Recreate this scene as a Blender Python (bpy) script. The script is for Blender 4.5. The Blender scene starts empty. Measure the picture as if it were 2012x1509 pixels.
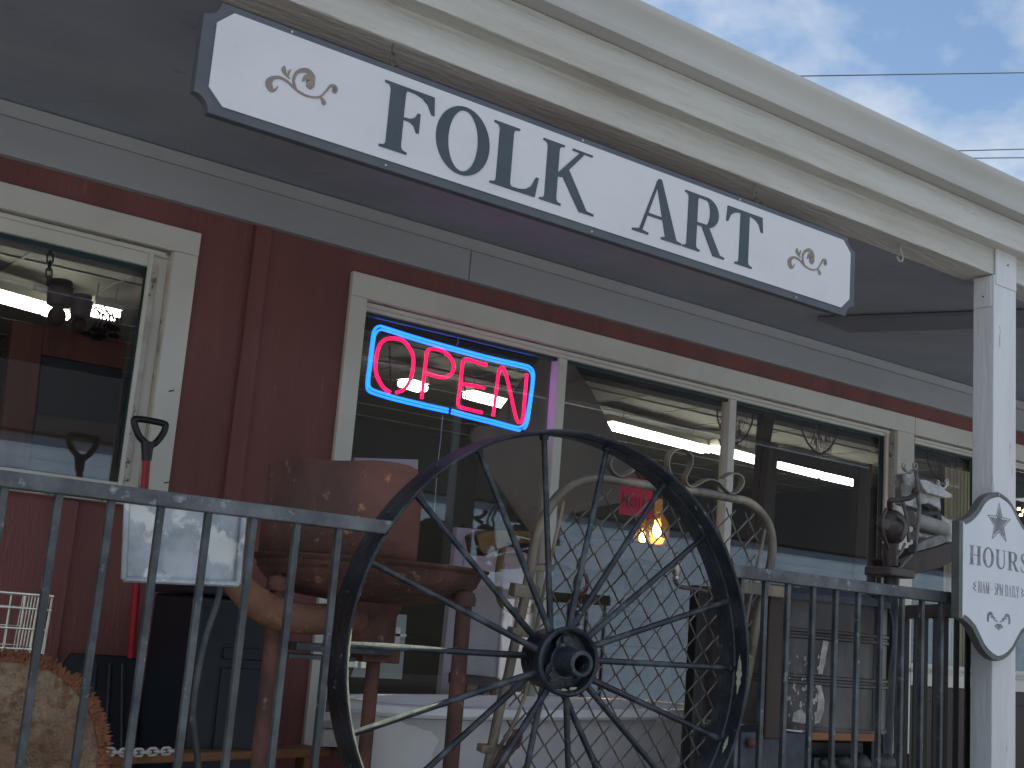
import bpy, bmesh, math, random
from mathutils import Vector, Matrix
random.seed(7)
SC = bpy.context.scene
COL = SC.collection
R = math.radians

# ---------------------------------------------------------------- camera
CZ = 1.6
FPX = 2490.887
CX = Vector((0.79803447, -0.59765167, 0.07715873))     # camera right, in world axes
CY = Vector((0.17550612, 0.10801854, -0.97853441))     # camera down
CF = Vector((0.57648816, 0.79444602, 0.19109404))      # camera forward
cd = bpy.data.cameras.new('camera'); cam = bpy.data.objects.new('camera', cd); COL.objects.link(cam)
m = Matrix((CX, -CY, -CF)).transposed().to_4x4(); m.translation = (0, 0, CZ)
cam.matrix_world = m
cd.sensor_fit = 'HORIZONTAL'; cd.sensor_width = 36; cd.lens = 36*FPX/2012
cd.clip_start = 0.05; cd.clip_end = 3000
SC.camera = cam

# ---------------------------------------------------------------- sky and sun
SUN_EL, SUN_AZ = 48, -35            # azimuth from +Y towards +X
w = bpy.data.worlds.new('World'); SC.world = w; w.use_nodes = True
nt = w.node_tree; nt.nodes.clear()
def wn(t, **k):
    n = nt.nodes.new(t)
    for a, b in k.items(): setattr(n, a, b)
    return n
sky = wn('ShaderNodeTexSky', sky_type='NISHITA', sun_disc=False, sun_elevation=R(SUN_EL), sun_rotation=R(SUN_AZ), altitude=200, air_density=1.3, dust_density=0.6, ozone_density=2.5)
tc = wn('ShaderNodeTexCoord'); mp = wn('ShaderNodeMapping'); mp.inputs['Scale'].default_value = (1.0, 1.0, 2.1); mp.inputs['Location'].default_value = (1.35, .4, .2)
n1 = wn('ShaderNodeTexNoise'); n1.inputs['Scale'].default_value = 3.4; n1.inputs['Detail'].default_value = 9; n1.inputs['Roughness'].default_value = .56; n1.inputs['Distortion'].default_value = .35
rmp = wn('ShaderNodeValToRGB'); rmp.color_ramp.elements[0].position = .50; rmp.color_ramp.elements[1].position = .66
mixs = wn('ShaderNodeMixRGB')
sep = wn('ShaderNodeSeparateXYZ'); L0 = nt.links.new; L0(tc.outputs['Generated'], sep.inputs[0])
mrg = wn('ShaderNodeMapRange'); mrg.inputs[1].default_value = .15; mrg.inputs[2].default_value = -.55; L0(sep.outputs['Y'], mrg.inputs[0])   # sunlit clouds stand opposite the sun, grey ones in front of it
cm = wn('ShaderNodeMixRGB'); cm.inputs[1].default_value = (2.25, 2.45, 2.75, 1); cm.inputs[2].default_value = (9.5, 9.2, 8.8, 1); L0(mrg.outputs[0], cm.inputs[0]); L0(cm.outputs[0], mixs.inputs[2])
bg = wn('ShaderNodeBackground'); bg.inputs[1].default_value = .15
hs = wn('ShaderNodeHueSaturation'); hs.inputs['Saturation'].default_value = 1.0; hs.inputs['Value'].default_value = .50
ow = wn('ShaderNodeOutputWorld'); L = nt.links.new
L(tc.outputs['Generated'], mp.inputs[0]); L(mp.outputs[0], n1.inputs[0]); L(n1.outputs[0], rmp.inputs[0])
L(rmp.outputs[0], mixs.inputs[0]); L(sky.outputs[0], hs.inputs['Color']); L(hs.outputs[0], mixs.inputs[1]); L(mixs.outputs[0], bg.inputs[0]); L(bg.outputs[0], ow.inputs[0])
sl = bpy.data.lights.new('sun', 'SUN'); sl.energy = 4.0; sl.angle = R(.5); sl.color = (1, .95, .87)
so = bpy.data.objects.new('sun', sl); COL.objects.link(so)
sd = Vector((math.sin(R(SUN_AZ))*math.cos(R(SUN_EL)), math.cos(R(SUN_AZ))*math.cos(R(SUN_EL)), math.sin(R(SUN_EL))))
so.rotation_euler = sd.to_track_quat('Z', 'Y').to_euler(); so.location = sd*30
SC.view_settings.view_transform = 'Standard'; SC.view_settings.look = 'None'; SC.view_settings.gamma = 1
SC.view_settings.exposure = 1.08
SC.render.engine = 'CYCLES'

# ---------------------------------------------------------------- unprojection: pixel of the photo -> point on a plane of the place
def ray(px, py): return CX*((px-1006)/FPX) + CY*((py-754.5)/FPX) + CF
O = Vector((0, 0, CZ))
def at(px, py, Y=None, Z=None, X=None):
    d = ray(px, py)
    t = Y/d.y if Y is not None else ((Z-CZ)/d.z if Z is not None else X/d.x)
    return O + d*t
def on(px, py, p0, n):
    d = ray(px, py); return O + d*((p0-O).dot(n)/d.dot(n))
def crop(x0, y0, s, pts): return [(x0+a/s, y0+b/s) for a, b in pts]

# ---------------------------------------------------------------- materials
def mat(name, col, rough=.6, metal=0., col2=None, nscale=6., lo=.4, hi=.65, stretch=(1, 1, 1), bump=0., bscale=40., col3=None, n3=14., lo3=.6, hi3=.68, spec=.5, emit=None, es=0, coat=0, detail=6):
    M = bpy.data.materials.new(name); M.use_nodes = True; t = M.node_tree; b = t.nodes['Principled BSDF']
    b.inputs['Base Color'].default_value = (*col, 1); b.inputs['Roughness'].default_value = rough; b.inputs['Metallic'].default_value = metal
    b.inputs['Specular IOR Level'].default_value = spec; b.inputs['Coat Weight'].default_value = coat
    co = t.nodes.new('ShaderNodeTexCoord'); ma = t.nodes.new('ShaderNodeMapping'); ma.inputs['Scale'].default_value = stretch
    t.links.new(co.outputs['Object'], ma.inputs[0])
    last = None
    def layer(base, c, sc, l, h, off):
        n = t.nodes.new('ShaderNodeTexNoise'); n.inputs['Scale'].default_value = sc; n.inputs['Detail'].default_value = detail; n.inputs['Roughness'].default_value = .6
        mo = t.nodes.new('ShaderNodeMapping'); mo.inputs['Location'].default_value = (off, off*1.7, -off)
        t.links.new(ma.outputs[0], mo.inputs[0]); t.links.new(mo.outputs[0], n.inputs[0])
        r = t.nodes.new('ShaderNodeMapRange'); r.inputs[1].default_value = l; r.inputs[2].default_value = h
        t.links.new(n.outputs[0], r.inputs[0])
        x = t.nodes.new('ShaderNodeMixRGB'); t.links.new(r.outputs[0], x.inputs[0]); x.inputs[2].default_value = (*c, 1)
        if base is None: x.inputs[1].default_value = (*col, 1)
        else: t.links.new(base, x.inputs[1])
        return x.outputs[0]
    if col2: last = layer(None, col2, nscale, lo, hi, 0)
    if col3: last = layer(last, col3, n3, lo3, hi3, 3.1)
    if last: t.links.new(last, b.inputs['Base Color'])
    if bump:
        n = t.nodes.new('ShaderNodeTexNoise'); n.inputs['Scale'].default_value = bscale; n.inputs['Detail'].default_value = 5
        t.links.new(ma.outputs[0], n.inputs[0]); bp = t.nodes.new('ShaderNodeBump'); bp.inputs['Strength'].default_value = bump; bp.inputs['Distance'].default_value = .01
        t.links.new(n.outputs[0], bp.inputs['Height']); t.links.new(bp.outputs[0], b.inputs['Normal'])
    if emit: b.inputs['Emission Color'].default_value = (*emit, 1); b.inputs['Emission Strength'].default_value = es
    return M

M = {}
M['red'] = mat('barn red siding', (.225, .080, .068), .75, col2=(.17, .062, .056), nscale=3.5, lo=.38, hi=.66, stretch=(1.6, 1, .22), bump=.5, bscale=60, col3=(.27, .13, .12), n3=30, lo3=.64, hi3=.74, detail=9)
M['cream'] = mat('cream painted trim', (.72, .69, .615), .55, col2=(.64, .61, .54), nscale=7, stretch=(.4, 1, .4), bump=.14, bscale=45, col3=(.30, .27, .23), n3=26, lo3=.70, hi3=.78)
M['jamb'] = mat('stained window jamb', (.60, .56, .49), .7, col2=(.38, .34, .30), nscale=7, bump=.2, bscale=60, col3=(.16, .13, .11), n3=24, lo3=.57, hi3=.64)
M['beam'] = mat('off white rough sawn beam', (.57, .555, .51), .6, col2=(.44, .40, .335), nscale=5, lo=.42, hi=.72, stretch=(.2, 1, 1.8), bump=.8, bscale=50, col3=(.32, .27, .21), n3=24, lo3=.66, hi3=.76, detail=9)
M['gutter'] = mat('cream gutter metal', (.50, .49, .455), .38, col2=(.43, .42, .39), nscale=2.5, stretch=(.3, 1, 1))
M['post'] = mat('white painted post', (.67, .675, .665), .55, col2=(.56, .565, .56), nscale=6, stretch=(1, 1, .2), bump=.45, bscale=45, col3=(.40, .385, .35), n3=26, lo3=.66, hi3=.72, detail=9)
M['ceil'] = mat('slate painted porch ceiling', (.35, .39, .455), .6, col2=(.29, .325, .385), nscale=2.5, lo=.36, hi=.66, bump=.15, bscale=40, col3=(.24, .25, .28), n3=9, lo3=.62, hi3=.75, detail=9)
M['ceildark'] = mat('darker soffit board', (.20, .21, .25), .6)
M['frieze'] = mat('grey painted frieze board', (.40, .405, .415), .6, col2=(.35, .355, .365), nscale=3, stretch=(.3, 1, 1), bump=.1, bscale=60, col3=(.2, .2, .2), n3=20, lo3=.73, hi3=.78)
M['iron'] = mat('weathered black iron', (.035, .040, .044), .5, col2=(.11, .12, .125), nscale=11, lo=.42, hi=.72, bump=.2, bscale=90, col3=(.33, .37, .38), n3=30, lo3=.62, hi3=.78, spec=.5)
M['rail'] = mat('sun bleached black rail', (.048, .053, .056), .5, col2=(.145, .155, .16), nscale=8, lo=.4, hi=.7, stretch=(1, 1, 1), bump=.15, bscale=70, col3=(.38, .41, .42), n3=26, lo3=.6, hi3=.78)
M['wheel'] = mat('black painted cast iron', (.010, .015, .023), .42, col2=(.045, .056, .068), nscale=7, lo=.44, hi=.66, bump=.5, bscale=55, col3=(.20, .21, .20), n3=38, lo3=.64, hi3=.70, detail=9)
M['spoke'] = mat('worn and highlighted black rod', (.014, .019, .027), .42, col2=(.085, .10, .11), nscale=14, lo=.48, hi=.7, bump=.2, bscale=90, col3=(.26, .27, .25), n3=50, lo3=.66, hi3=.72)  # pale flecks are wear plus highlights painted into the colour
M['flake'] = mat('pale flaked paint', (.62, .60, .40), .7, col2=(.35, .38, .28), nscale=60, bump=.4, bscale=90)
M['rust'] = mat('rusty sheet steel', (.10, .052, .042), .82, col2=(.18, .076, .054), nscale=3.2, lo=.40, hi=.60, bump=.5, bscale=45, col3=(.42, .20, .11), n3=17, lo3=.62, hi3=.70, detail=11)
M['rust2'] = mat('dark rusty iron', (.085, .045, .036), .8, col2=(.165, .07, .047), nscale=7, lo=.42, hi=.6, bump=.5, bscale=60, col3=(.27, .16, .11), n3=26, lo3=.6, hi3=.68, detail=10)
M['rustpipe'] = mat('orange brown rust pipe', (.17, .085, .055), .8, col2=(.28, .125, .06), nscale=7, bump=.3, bscale=70, col3=(.34, .25, .17), n3=18, lo3=.6, hi3=.72)
M['galv'] = mat('galvanised grey pipe', (.16, .145, .125), .55, metal=.3, col2=(.36, .29, .20), nscale=9, lo=.42, hi=.7, stretch=(1, 1, .5), bump=.2, bscale=60, col3=(.12, .09, .07), n3=22, lo3=.58, hi3=.7)
M['wire'] = mat('weathered chain link wire', (.20, .18, .155), .5, metal=.25, col2=(.07, .06, .05), nscale=16, bump=0)
M['signface'] = mat('white sign face', (.68, .67, .675), .45, col2=(.60, .59, .595), nscale=3.5, lo=.45, hi=.75, stretch=(.6, 1, 1), col3=(.50, .485, .46), n3=40, lo3=.70, hi3=.76, detail=9)
M['signedge'] = mat('dark slate sign border', (.075, .085, .10), .5, col2=(.10, .11, .115), nscale=5)
M['letter'] = mat('dark slate letters', (.045, .062, .078), .5, col2=(.065, .08, .09), nscale=6)
M['taupe'] = mat('taupe ornament', (.24, .20, .165), .55, col2=(.33, .28, .22), nscale=14)
M['hgrey'] = mat('grey hours border', (.10, .105, .10), .5, col2=(.14, .14, .135), nscale=12)
M['hface'] = mat('pale hours face', (.69, .70, .73), .4, col2=(.645, .655, .68), nscale=4)
M['hprint'] = mat('faded grey print', (.15, .155, .17), .6, col2=(.30, .30, .32), nscale=30)
M['hprint2'] = mat('very faded grey print', (.27, .275, .29), .6, col2=(.42, .42, .44), nscale=24)
M['teal'] = mat('dark teal window bead', (.012, .045, .05), .4)
M['black'] = mat('black plastic', (.006, .007, .009), .4, col2=(.012, .013, .016), nscale=5)
M['navy'] = mat('dark navy plastic', (.007, .011, .018), .45, col2=(.012, .018, .027), nscale=3, bump=.05, bscale=120)
M['redpaint'] = mat('red painted shaft', (.42, .012, .03), .35, col2=(.30, .01, .025), nscale=20)
M['alu'] = mat('dull aluminium sheet', (.52, .55, .58), .5, metal=.45, col2=(.34, .37, .40), nscale=8, lo=.42, hi=.6, bump=.15, bscale=20, col3=(.72, .74, .70), n3=12, lo3=.52, hi3=.58, detail=8)
M['chrome'] = mat('bright wire', (.66, .65, .60), .3, metal=.8, col2=(.4, .37, .32), nscale=20)
M['saw'] = mat('lichen pale rusted steel', (.21, .13, .08), .85, col2=(.31, .235, .155), nscale=6, lo=.40, hi=.66, bump=1.0, bscale=60, col3=(.19, .095, .055), n3=34, lo3=.48, hi3=.62, detail=12)
M['sawedge'] = mat('rust orange saw teeth', (.30, .12, .06), .9, col2=(.19, .075, .045), nscale=30, bump=.5, bscale=80)
M['wood'] = mat('orange brown wood', (.30, .14, .06), .7, col2=(.20, .09, .04), nscale=6, stretch=(.3, 3, 3), bump=.3, bscale=30)
M['enamel'] = mat('white enamel', (.80, .80, .80), .25, col2=(.74, .74, .74), nscale=3, coat=.3)
M['tubside'] = mat('white painted iron', (.66, .65, .66), .45, col2=(.58, .57, .58), nscale=3, bump=.06, bscale=60)
M['copper'] = mat('tarnished brown tub metal', (.062, .054, .053), .38, metal=.5, col2=(.15, .135, .13), nscale=5, stretch=(1, 1, .4), bump=.12, bscale=30, col3=(.30, .26, .23), n3=20, lo3=.66, hi3=.74)
M['smear'] = mat('white limescale smear', (.62, .60, .54), .8, col2=(.34, .31, .28), nscale=24, bump=.3, bscale=90)
M['darkwood'] = mat('dark brown wood', (.042, .026, .021), .6, col2=(.065, .04, .03), nscale=8, stretch=(2, 2, .3), bump=.15, bscale=40)
M['navybase'] = mat('dark blue cast base', (.03, .04, .055), .5, col2=(.06, .075, .09), nscale=12, bump=.2, bscale=60)
M['greycast'] = mat('grey cast metal', (.26, .255, .25), .55, metal=.3, col2=(.13, .12, .115), nscale=15, bump=.3, bscale=60)
M['palemetal'] = mat('pale painted casting', (.50, .50, .47), .5, metal=.2, col2=(.20, .18, .16), nscale=13, lo=.42, hi=.58, bump=.2, bscale=60, col3=(.22, .12, .08), n3=24, lo3=.64, hi3=.72)
M['rubber'] = mat('grey rubber roller', (.36, .34, .32), .65, col2=(.28, .26, .24), nscale=12)
M['bronze'] = mat('dark bronze housing', (.085, .068, .062), .5, metal=.3, col2=(.14, .115, .105), nscale=9, bump=.25, bscale=50, col3=(.22, .19, .17), n3=25, lo3=.62, hi3=.7)
M['redwood'] = mat('reddish cabinet wood', (.26, .10, .055), .55, col2=(.18, .065, .036), nscale=5, stretch=(3, 3, .3), bump=.1, bscale=30)
M['cabpanel'] = mat('grey green cabinet panel', (.06, .07, .075), .4)
M['tanwood'] = mat('tan drawer wood', (.16, .125, .09), .6, col2=(.12, .09, .065), nscale=6, stretch=(.3, 1, 3))
M['oak'] = mat('golden oak', (.46, .27, .10), .5, col2=(.34, .18, .065), nscale=6, stretch=(.5, 3, 3))
M['umber'] = mat('dark umber wood', (.075, .045, .035), .5, col2=(.11, .06, .045), nscale=8)
M['doorwhite'] = mat('white doors and reflected shutters', (.90, .88, .87), .5, col2=(.80, .77, .77), nscale=4)
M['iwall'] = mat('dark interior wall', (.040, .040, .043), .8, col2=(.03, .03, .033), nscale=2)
M['iceil'] = mat('interior ceiling', (.29, .285, .255), .8, col2=(.24, .235, .21), nscale=1.5)
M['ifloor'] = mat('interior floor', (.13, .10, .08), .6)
M['grey'] = mat('plain matt grey', (.30, .295, .28), .8, col2=(.27, .265, .25), nscale=2)
M['pink'] = mat('fluorescent pink paper', (1, .04, .16), .6)
t = M['pink'].node_tree; b_ = t.nodes['Principled BSDF']; tl_ = t.nodes.new('ShaderNodeBsdfTranslucent'); tl_.inputs[0].default_value = (1, .04, .14, 1); mx = t.nodes.new('ShaderNodeMixShader'); mx.inputs[0].default_value = .45
t.links.new(b_.outputs[0], mx.inputs[1]); t.links.new(tl_.outputs[0], mx.inputs[2]); t.links.new(mx.outputs[0], t.nodes['Material Output'].inputs[0])
M['ink'] = mat('black marker ink', (.02, .015, .02), .6)
M['paper'] = mat('pale paper', (.62, .62, .58), .7)
M['tube'] = mat('fluorescent tube', (.9, .9, .85), .5, emit=(1, .95, .82), es=9)
M['fixture'] = mat('fixture enamel', (.6, .58, .5), .5)
M['nred'] = mat('pink red neon', (.9, .02, .12), .3, emit=(1, .003, .055), es=1.6)
M['nblue'] = mat('blue neon', (.1, .5, .9), .3, emit=(.006, .125, 1), es=1.9)
M['bulb'] = mat('glowing lamp', (1, .8, .4), .4, emit=(1, .74, .36), es=16)
M['amber'] = mat('amber lamp glow', (.9, .5, .12), .3, emit=(1, .5, .12), es=1.1)
M['brass'] = mat('brass', (.45, .26, .09), .35, metal=.8)
M['shade'] = mat('ribbed window shade', (.85, .76, .52), .7)
M['deck'] = mat('porch deck boards', (.36, .31, .26), .7, col2=(.28, .24, .20), nscale=5, stretch=(.3, 4, 1), bump=.2, bscale=30)
M['asphalt'] = mat('pale gravel lot', (.27, .26, .245), .9, col2=(.22, .215, .20), nscale=8, bump=.3, bscale=80)
M['opblue'] = mat('pale blue siding', (.33, .42, .53), .7, col2=(.26, .34, .44), nscale=2)
M['opdark'] = mat('dark canopy', (.018, .018, .02), .7)
M['white'] = mat('white paint', (.78, .77, .74), .5)
M['shingle'] = mat('asphalt shingles', (.12, .11, .10), .9, col2=(.18, .165, .15), nscale=20, bump=.4, bscale=60)
M['cable'] = mat('cable', (.06, .06, .07), .6)
g = bpy.data.materials.new('window glass'); g.use_nodes = True; t = g.node_tree; t.nodes.clear()
o_ = t.nodes.new('ShaderNodeOutputMaterial'); tr = t.nodes.new('ShaderNodeBsdfTransparent'); tr.inputs[0].default_value = (.93, .95, .95, 1)
gl = t.nodes.new('ShaderNodeBsdfGlossy'); gl.inputs['Roughness'].default_value = .012; gl.inputs[0].default_value = (.95, .97, 1, 1)
mx = t.nodes.new('ShaderNodeMixShader'); fr = t.nodes.new('ShaderNodeLayerWeight'); fr.inputs[0].default_value = .5
pw = t.nodes.new('ShaderNodeMath'); pw.operation = 'POWER'; pw.inputs[1].default_value = 4
mr = t.nodes.new('ShaderNodeMapRange'); mr.inputs[3].default_value = .066; mr.inputs[4].default_value = .9
t.links.new(fr.outputs['Facing'], pw.inputs[0]); t.links.new(pw.outputs[0], mr.inputs[0]); t.links.new(mr.outputs[0], mx.inputs[0])
t.links.new(tr.outputs[0], mx.inputs[1]); t.links.new(gl.outputs[0], mx.inputs[2]); t.links.new(mx.outputs[0], o_.inputs[0]); M['glass'] = g
g2 = bpy.data.materials.new('amber lamp glass'); g2.use_nodes = True; t = g2.node_tree; t.nodes.clear()
o_ = t.nodes.new('ShaderNodeOutputMaterial'); tr = t.nodes.new('ShaderNodeBsdfTransparent'); tr.inputs[0].default_value = (1, .72, .38, 1)
gl = t.nodes.new('ShaderNodeBsdfGlossy'); gl.inputs[1].default_value = .05; mx = t.nodes.new('ShaderNodeMixShader'); mx.inputs[0].default_value = .12
t.links.new(tr.outputs[0], mx.inputs[1]); t.links.new(gl.outputs[0], mx.inputs[2]); em = t.nodes.new('ShaderNodeEmission'); em.inputs[0].default_value = (1, .50, .14, 1); em.inputs[1].default_value = .035; ad = t.nodes.new('ShaderNodeAddShader'); t.links.new(mx.outputs[0], ad.inputs[0]); t.links.new(em.outputs[0], ad.inputs[1]); t.links.new(ad.outputs[0], o_.inputs[0]); M['lampglass'] = g2
M['bulb2'] = mat('warm lamp shade glow', (1, .6, .2), .4, emit=(1, .48, .09), es=1.6)

# ---------------------------------------------------------------- mesh builder
class MB:
    def __init__(s): s.v = []; s.f = []
    def add(s, vs, fs):
        k = len(s.v); s.v += [Vector(v) for v in vs]; s.f += [tuple(i+k for i in f) for f in fs]; return s
    def box(s, a, b):
        x0, x1 = sorted((a[0], b[0])); y0, y1 = sorted((a[1], b[1])); z0, z1 = sorted((a[2], b[2]))
        return s.add([(x0,y0,z0),(x1,y0,z0),(x1,y1,z0),(x0,y1,z0),(x0,y0,z1),(x1,y0,z1),(x1,y1,z1),(x0,y1,z1)],
              [(3,2,1,0),(4,5,6,7),(0,1,5,4),(1,2,6,5),(2,3,7,6),(3,0,4,7)])
    def hexa(s, lo, hi):          # two quads, four corners each
        return s.add(list(lo)+list(hi), [(3,2,1,0),(4,5,6,7),(0,1,5,4),(1,2,6,5),(2,3,7,6),(3,0,4,7)])
    def prism(s, pts, d):         # polygon of 3-D points pushed along d
        n = len(pts); pts = [Vector(p) for p in pts]; d = Vector(d)
        return s.add(pts+[p+d for p in pts], [tuple(range(n-1, -1, -1)), tuple(range(n, 2*n))]+[(i, (i+1) % n, n+(i+1) % n, n+i) for i in range(n)])
    def xz(s, pts, y0, y1): return s.prism([(a, y0, b) for a, b in pts], (0, y1-y0, 0))
    def yz(s, pts, x0, x1): return s.prism([(x0, a, b) for a, b in pts], (x1-x0, 0, 0))
    def tube(s, path, r, n=8, closed=False, caps=True):
        P = [Vector(p) for p in path]; k = len(P); rr = r if isinstance(r, (list, tuple)) else [r]*k
        base = len(s.v); up = None
        for i in range(k):
            a = P[(i-1) % k] if (closed or i) else P[0]; b = P[(i+1) % k] if (closed or i < k-1) else P[-1]
            t = (b-a).normalized() if (b-a).length > 1e-9 else Vector((0, 0, 1))
            if up is None:
                up = Vector((0, 0, 1)) if abs(t.z) < .9 else Vector((1, 0, 0))
            u = (up-t*up.dot(t)).normalized(); v = t.cross(u); up = u
            for j in range(n):
                an = 2*math.pi*(j+.5)/n; s.v.append(P[i]+(u*math.cos(an)+v*math.sin(an))*rr[i])
        for i in range(k if closed else k-1):
            A = base+i*n; B = base+((i+1) % k)*n
            for j in range(n): s.f.append((A+j, A+(j+1) % n, B+(j+1) % n, B+j))
        if not closed and caps:
            s.f.append(tuple(base+j for j in range(n-1, -1, -1))); s.f.append(tuple(base+(k-1)*n+j for j in range(n)))
        return s
    def lathe(s, c, ax, prof, n=32, a0=0, a1=360, ref=(1, 0, 0)):
        c = Vector(c); ax = Vector(ax).normalized(); u = Vector(ref); u = (u-ax*u.dot(ax)).normalized(); v = ax.cross(u)
        full = abs(a1-a0) >= 360; m_ = n if full else n+1; base = len(s.v)
        for r, h in prof:
            for j in range(m_):
                an = R(a0+(a1-a0)*j/n); s.v.append(c+ax*h+(u*math.cos(an)+v*math.sin(an))*max(r, 1e-4))
        for i in range(len(prof)-1):
            for j in range(n):
                a = base+i*m_+j; b = base+i*m_+(j+1) % m_; s.f.append((a, b, b+m_, a+m_))
        return s
    def strap(s, path, side, wd, th):   # flat bar: width along side, thickness th across
        P = [Vector(p) for p in path]; side = Vector(side).normalized(); base = len(s.v); k = len(P)
        for i in range(k):
            t = (P[min(i+1, k-1)]-P[max(i-1, 0)]).normalized(); nn = t.cross(side).normalized()
            for a, b in ((-1, -1), (1, -1), (1, 1), (-1, 1)): s.v.append(P[i]+side*wd/2*a+nn*th/2*b)
        for i in range(k-1):
            for j in range(4):
                A = base+i*4; s.f.append((A+j, A+(j+1) % 4, A+4+(j+1) % 4, A+4+j))
        s.f.append((base+3, base+2, base+1, base)); e = base+(k-1)*4; s.f.append((e, e+1, e+2, e+3)); return s
    def ball(s, c, r, sc=(1, 1, 1), n=16):
        c = Vector(c); base = len(s.v); h = n//2
        for i in range(h+1):
            th = math.pi*i/h
            for j in range(n):
                ph = 2*math.pi*j/n; s.v.append(c+Vector((math.sin(th)*math.cos(ph)*r*sc[0], math.sin(th)*math.sin(ph)*r*sc[1], math.cos(th)*r*sc[2])))
        for i in range(h):
            for j in range(n): s.f.append((base+i*n+j, base+(i+1)*n+j, base+(i+1)*n+(j+1) % n, base+i*n+(j+1) % n))
        return s
    def build(s, name, mt, parent=None, bevel=0, flat=False, kind=None):
        me = bpy.data.meshes.new(name); off = Vector((0, 0, 0))
        if parent is None and s.v:
            xs = [v.x for v in s.v]; ys = [v.y for v in s.v]; zs = [v.z for v in s.v]
            off = Vector(((min(xs)+max(xs))/2, (min(ys)+max(ys))/2, min(zs)))
        me.from_pydata([tuple(v-off) for v in s.v], [], s.f)
        bm = bmesh.new(); bm.from_mesh(me); bmesh.ops.remove_doubles(bm, verts=bm.verts, dist=1e-6); bmesh.ops.recalc_face_normals(bm, faces=bm.faces)
        bm.to_mesh(me); bm.free()
        if not flat:
            me.shade_smooth(); me.set_sharp_from_angle(angle=R(38))
        me.materials.append(M[mt]); ob = bpy.data.objects.new(name, me); COL.objects.link(ob); ob.location = off
        if parent is not None:
            ob.parent = parent; ob.matrix_parent_inverse = abs_matrix(parent).inverted()
        if bevel:
            bv = ob.modifiers.new('bevel', 'BEVEL'); bv.width = bevel; bv.segments = 2; bv.limit_method = 'ANGLE'; bv.angle_limit = R(50)
        if kind: ob['kind'] = kind
        return ob
def abs_matrix(o):
    mm = Matrix.LocRotScale(o.location, o.rotation_euler, o.scale)
    return mm if o.parent is None else abs_matrix(o.parent) @ o.matrix_parent_inverse @ mm
def thing(name, label, cat, loc, group=None):
    o = bpy.data.objects.new(name, None); COL.objects.link(o); o.location = loc; o.empty_display_size = .1
    return tag(o, label, cat, group)
def tag(o, label, cat, group=None):
    o['label'] = label; o['category'] = cat
    if group: o['group'] = group
    return o
def dup(o, d, label=None):
    c = o.copy(); COL.objects.link(c); c.location = o.location+Vector(d)
    if label: c['label'] = label
    for ch in list(o.children):
        k = ch.copy(); COL.objects.link(k); k.parent = c
        for g_ in list(ch.children):
            q = g_.copy(); COL.objects.link(q); q.parent = k
    return c
def smoothpath(P, n=6, closed=False):
    P = [Vector(p) for p in P]; out = []; k = len(P)
    for i in range(k if closed else k-1):
        p0 = P[(i-1) % k] if closed or i else P[0]*2-P[1]; p1 = P[i]; p2 = P[(i+1) % k]; p3 = P[(i+2) % k] if closed or i < k-2 else P[-1]*2-P[-2]
        for j in range(n):
            u = j/n; out.append(.5*((2*p1)+(p2-p0)*u+(2*p0-5*p1+4*p2-p3)*u*u+(3*p1-p0-3*p2+p3)*u**3))
    if not closed: out.append(P[-1])
    return out
def ribbon(pts, wid, n=5):      # variable-width 2-D stroke -> polygon
    P = smoothpath([Vector((a, b, w_)) for (a, b), w_ in zip(pts, wid)], n)
    l = []; r_ = []
    for i, p in enumerate(P):
        a = P[max(i-1, 0)]; b = P[min(i+1, len(P)-1)]; t_ = Vector((b.x-a.x, b.y-a.y)); t_.normalize(); nn = Vector((-t_.y, t_.x))
        w_ = max(p.z, .0005)/2; l.append((p.x+nn.x*w_, p.y+nn.y*w_)); r_.append((p.x-nn.x*w_, p.y-nn.y*w_))
    return l, r_
def ribbon_mesh(mb, pts, wid, y0, y1, n=5):
    l, r_ = ribbon(pts, wid, n)
    for i in range(len(l)-1):
        mb.xz([l[i], l[i+1], r_[i+1], r_[i]], y0, y1)

# ---------------------------------------------------------------- ground, deck
b = MB(); b.add([(-300, -300, -.0), (300, -300, 0), (300, 300, 0), (-300, 300, 0)], [(0, 1, 2, 3)]); b.build('ground', 'asphalt', kind='structure')
DZ = .80
b = MB()
for i in range(13): b.box((-3, 3.02+i*.139, DZ-.03), (11, 3.02+i*.139+.133, DZ))
b.box((-3, 3.0, 0), (11, 3.02, DZ-.031)); b.build('porch_deck', 'deck', kind='structure')

# ---------------------------------------------------------------- the shop building
W = 4.82                    # face of the window trim
bl = thing('shop_building', 'barn red board and batten shop with cream window trim, grey porch ceiling and white gutter', 'building', (4, 4.85, 0))
WS = 4.845                  # siding face
GZ = 4.93                   # glass plane
def wall(x0, x1, z0, z1): sid.box((x0, WS, z0), (x1, WS+.09, z1))
sid = MB()
wx = [(-2.1, 1.772, 1.985, 3.0), (2.672, 6.462, 1.17, 3.0), (6.632, 7.42, 1.57, 3.0), (7.555, 9.3, 1.57, 3.0)]
E_ = .022
wx = [(a-E_, b_+E_, c-E_, d+E_) for a, b_, c, d in wx]
edges = [-3]+[v for q_ in wx for v in q_[:2]]+[11]
for i in range(0, len(edges), 2): wall(edges[i], edges[i+1], 0, 3.42)
for x0, x1, z0, z1 in wx: wall(x0+.0001, x1-.0001, 0, z0); wall(x0+.0001, x1-.0001, z1, 3.42)
sid.build('wall', 'red', bl)
for bx_ in (-1.5, -.7, .1, .83, 1.458, 2.108):
    top = 3.20 if bx_ > 1.9 else (1.955 if bx_ < 1.7 else 3.2)
    MB().box((bx_, WS-.022, .8), (bx_+.075, WS-.001, top)).build('batten', 'red', bl, bevel=.003)
MB().box((-3, W-.022, 3.198), (11, WS-.002, 3.345)).build('frieze_board', 'frieze', bl, bevel=.003)
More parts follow.
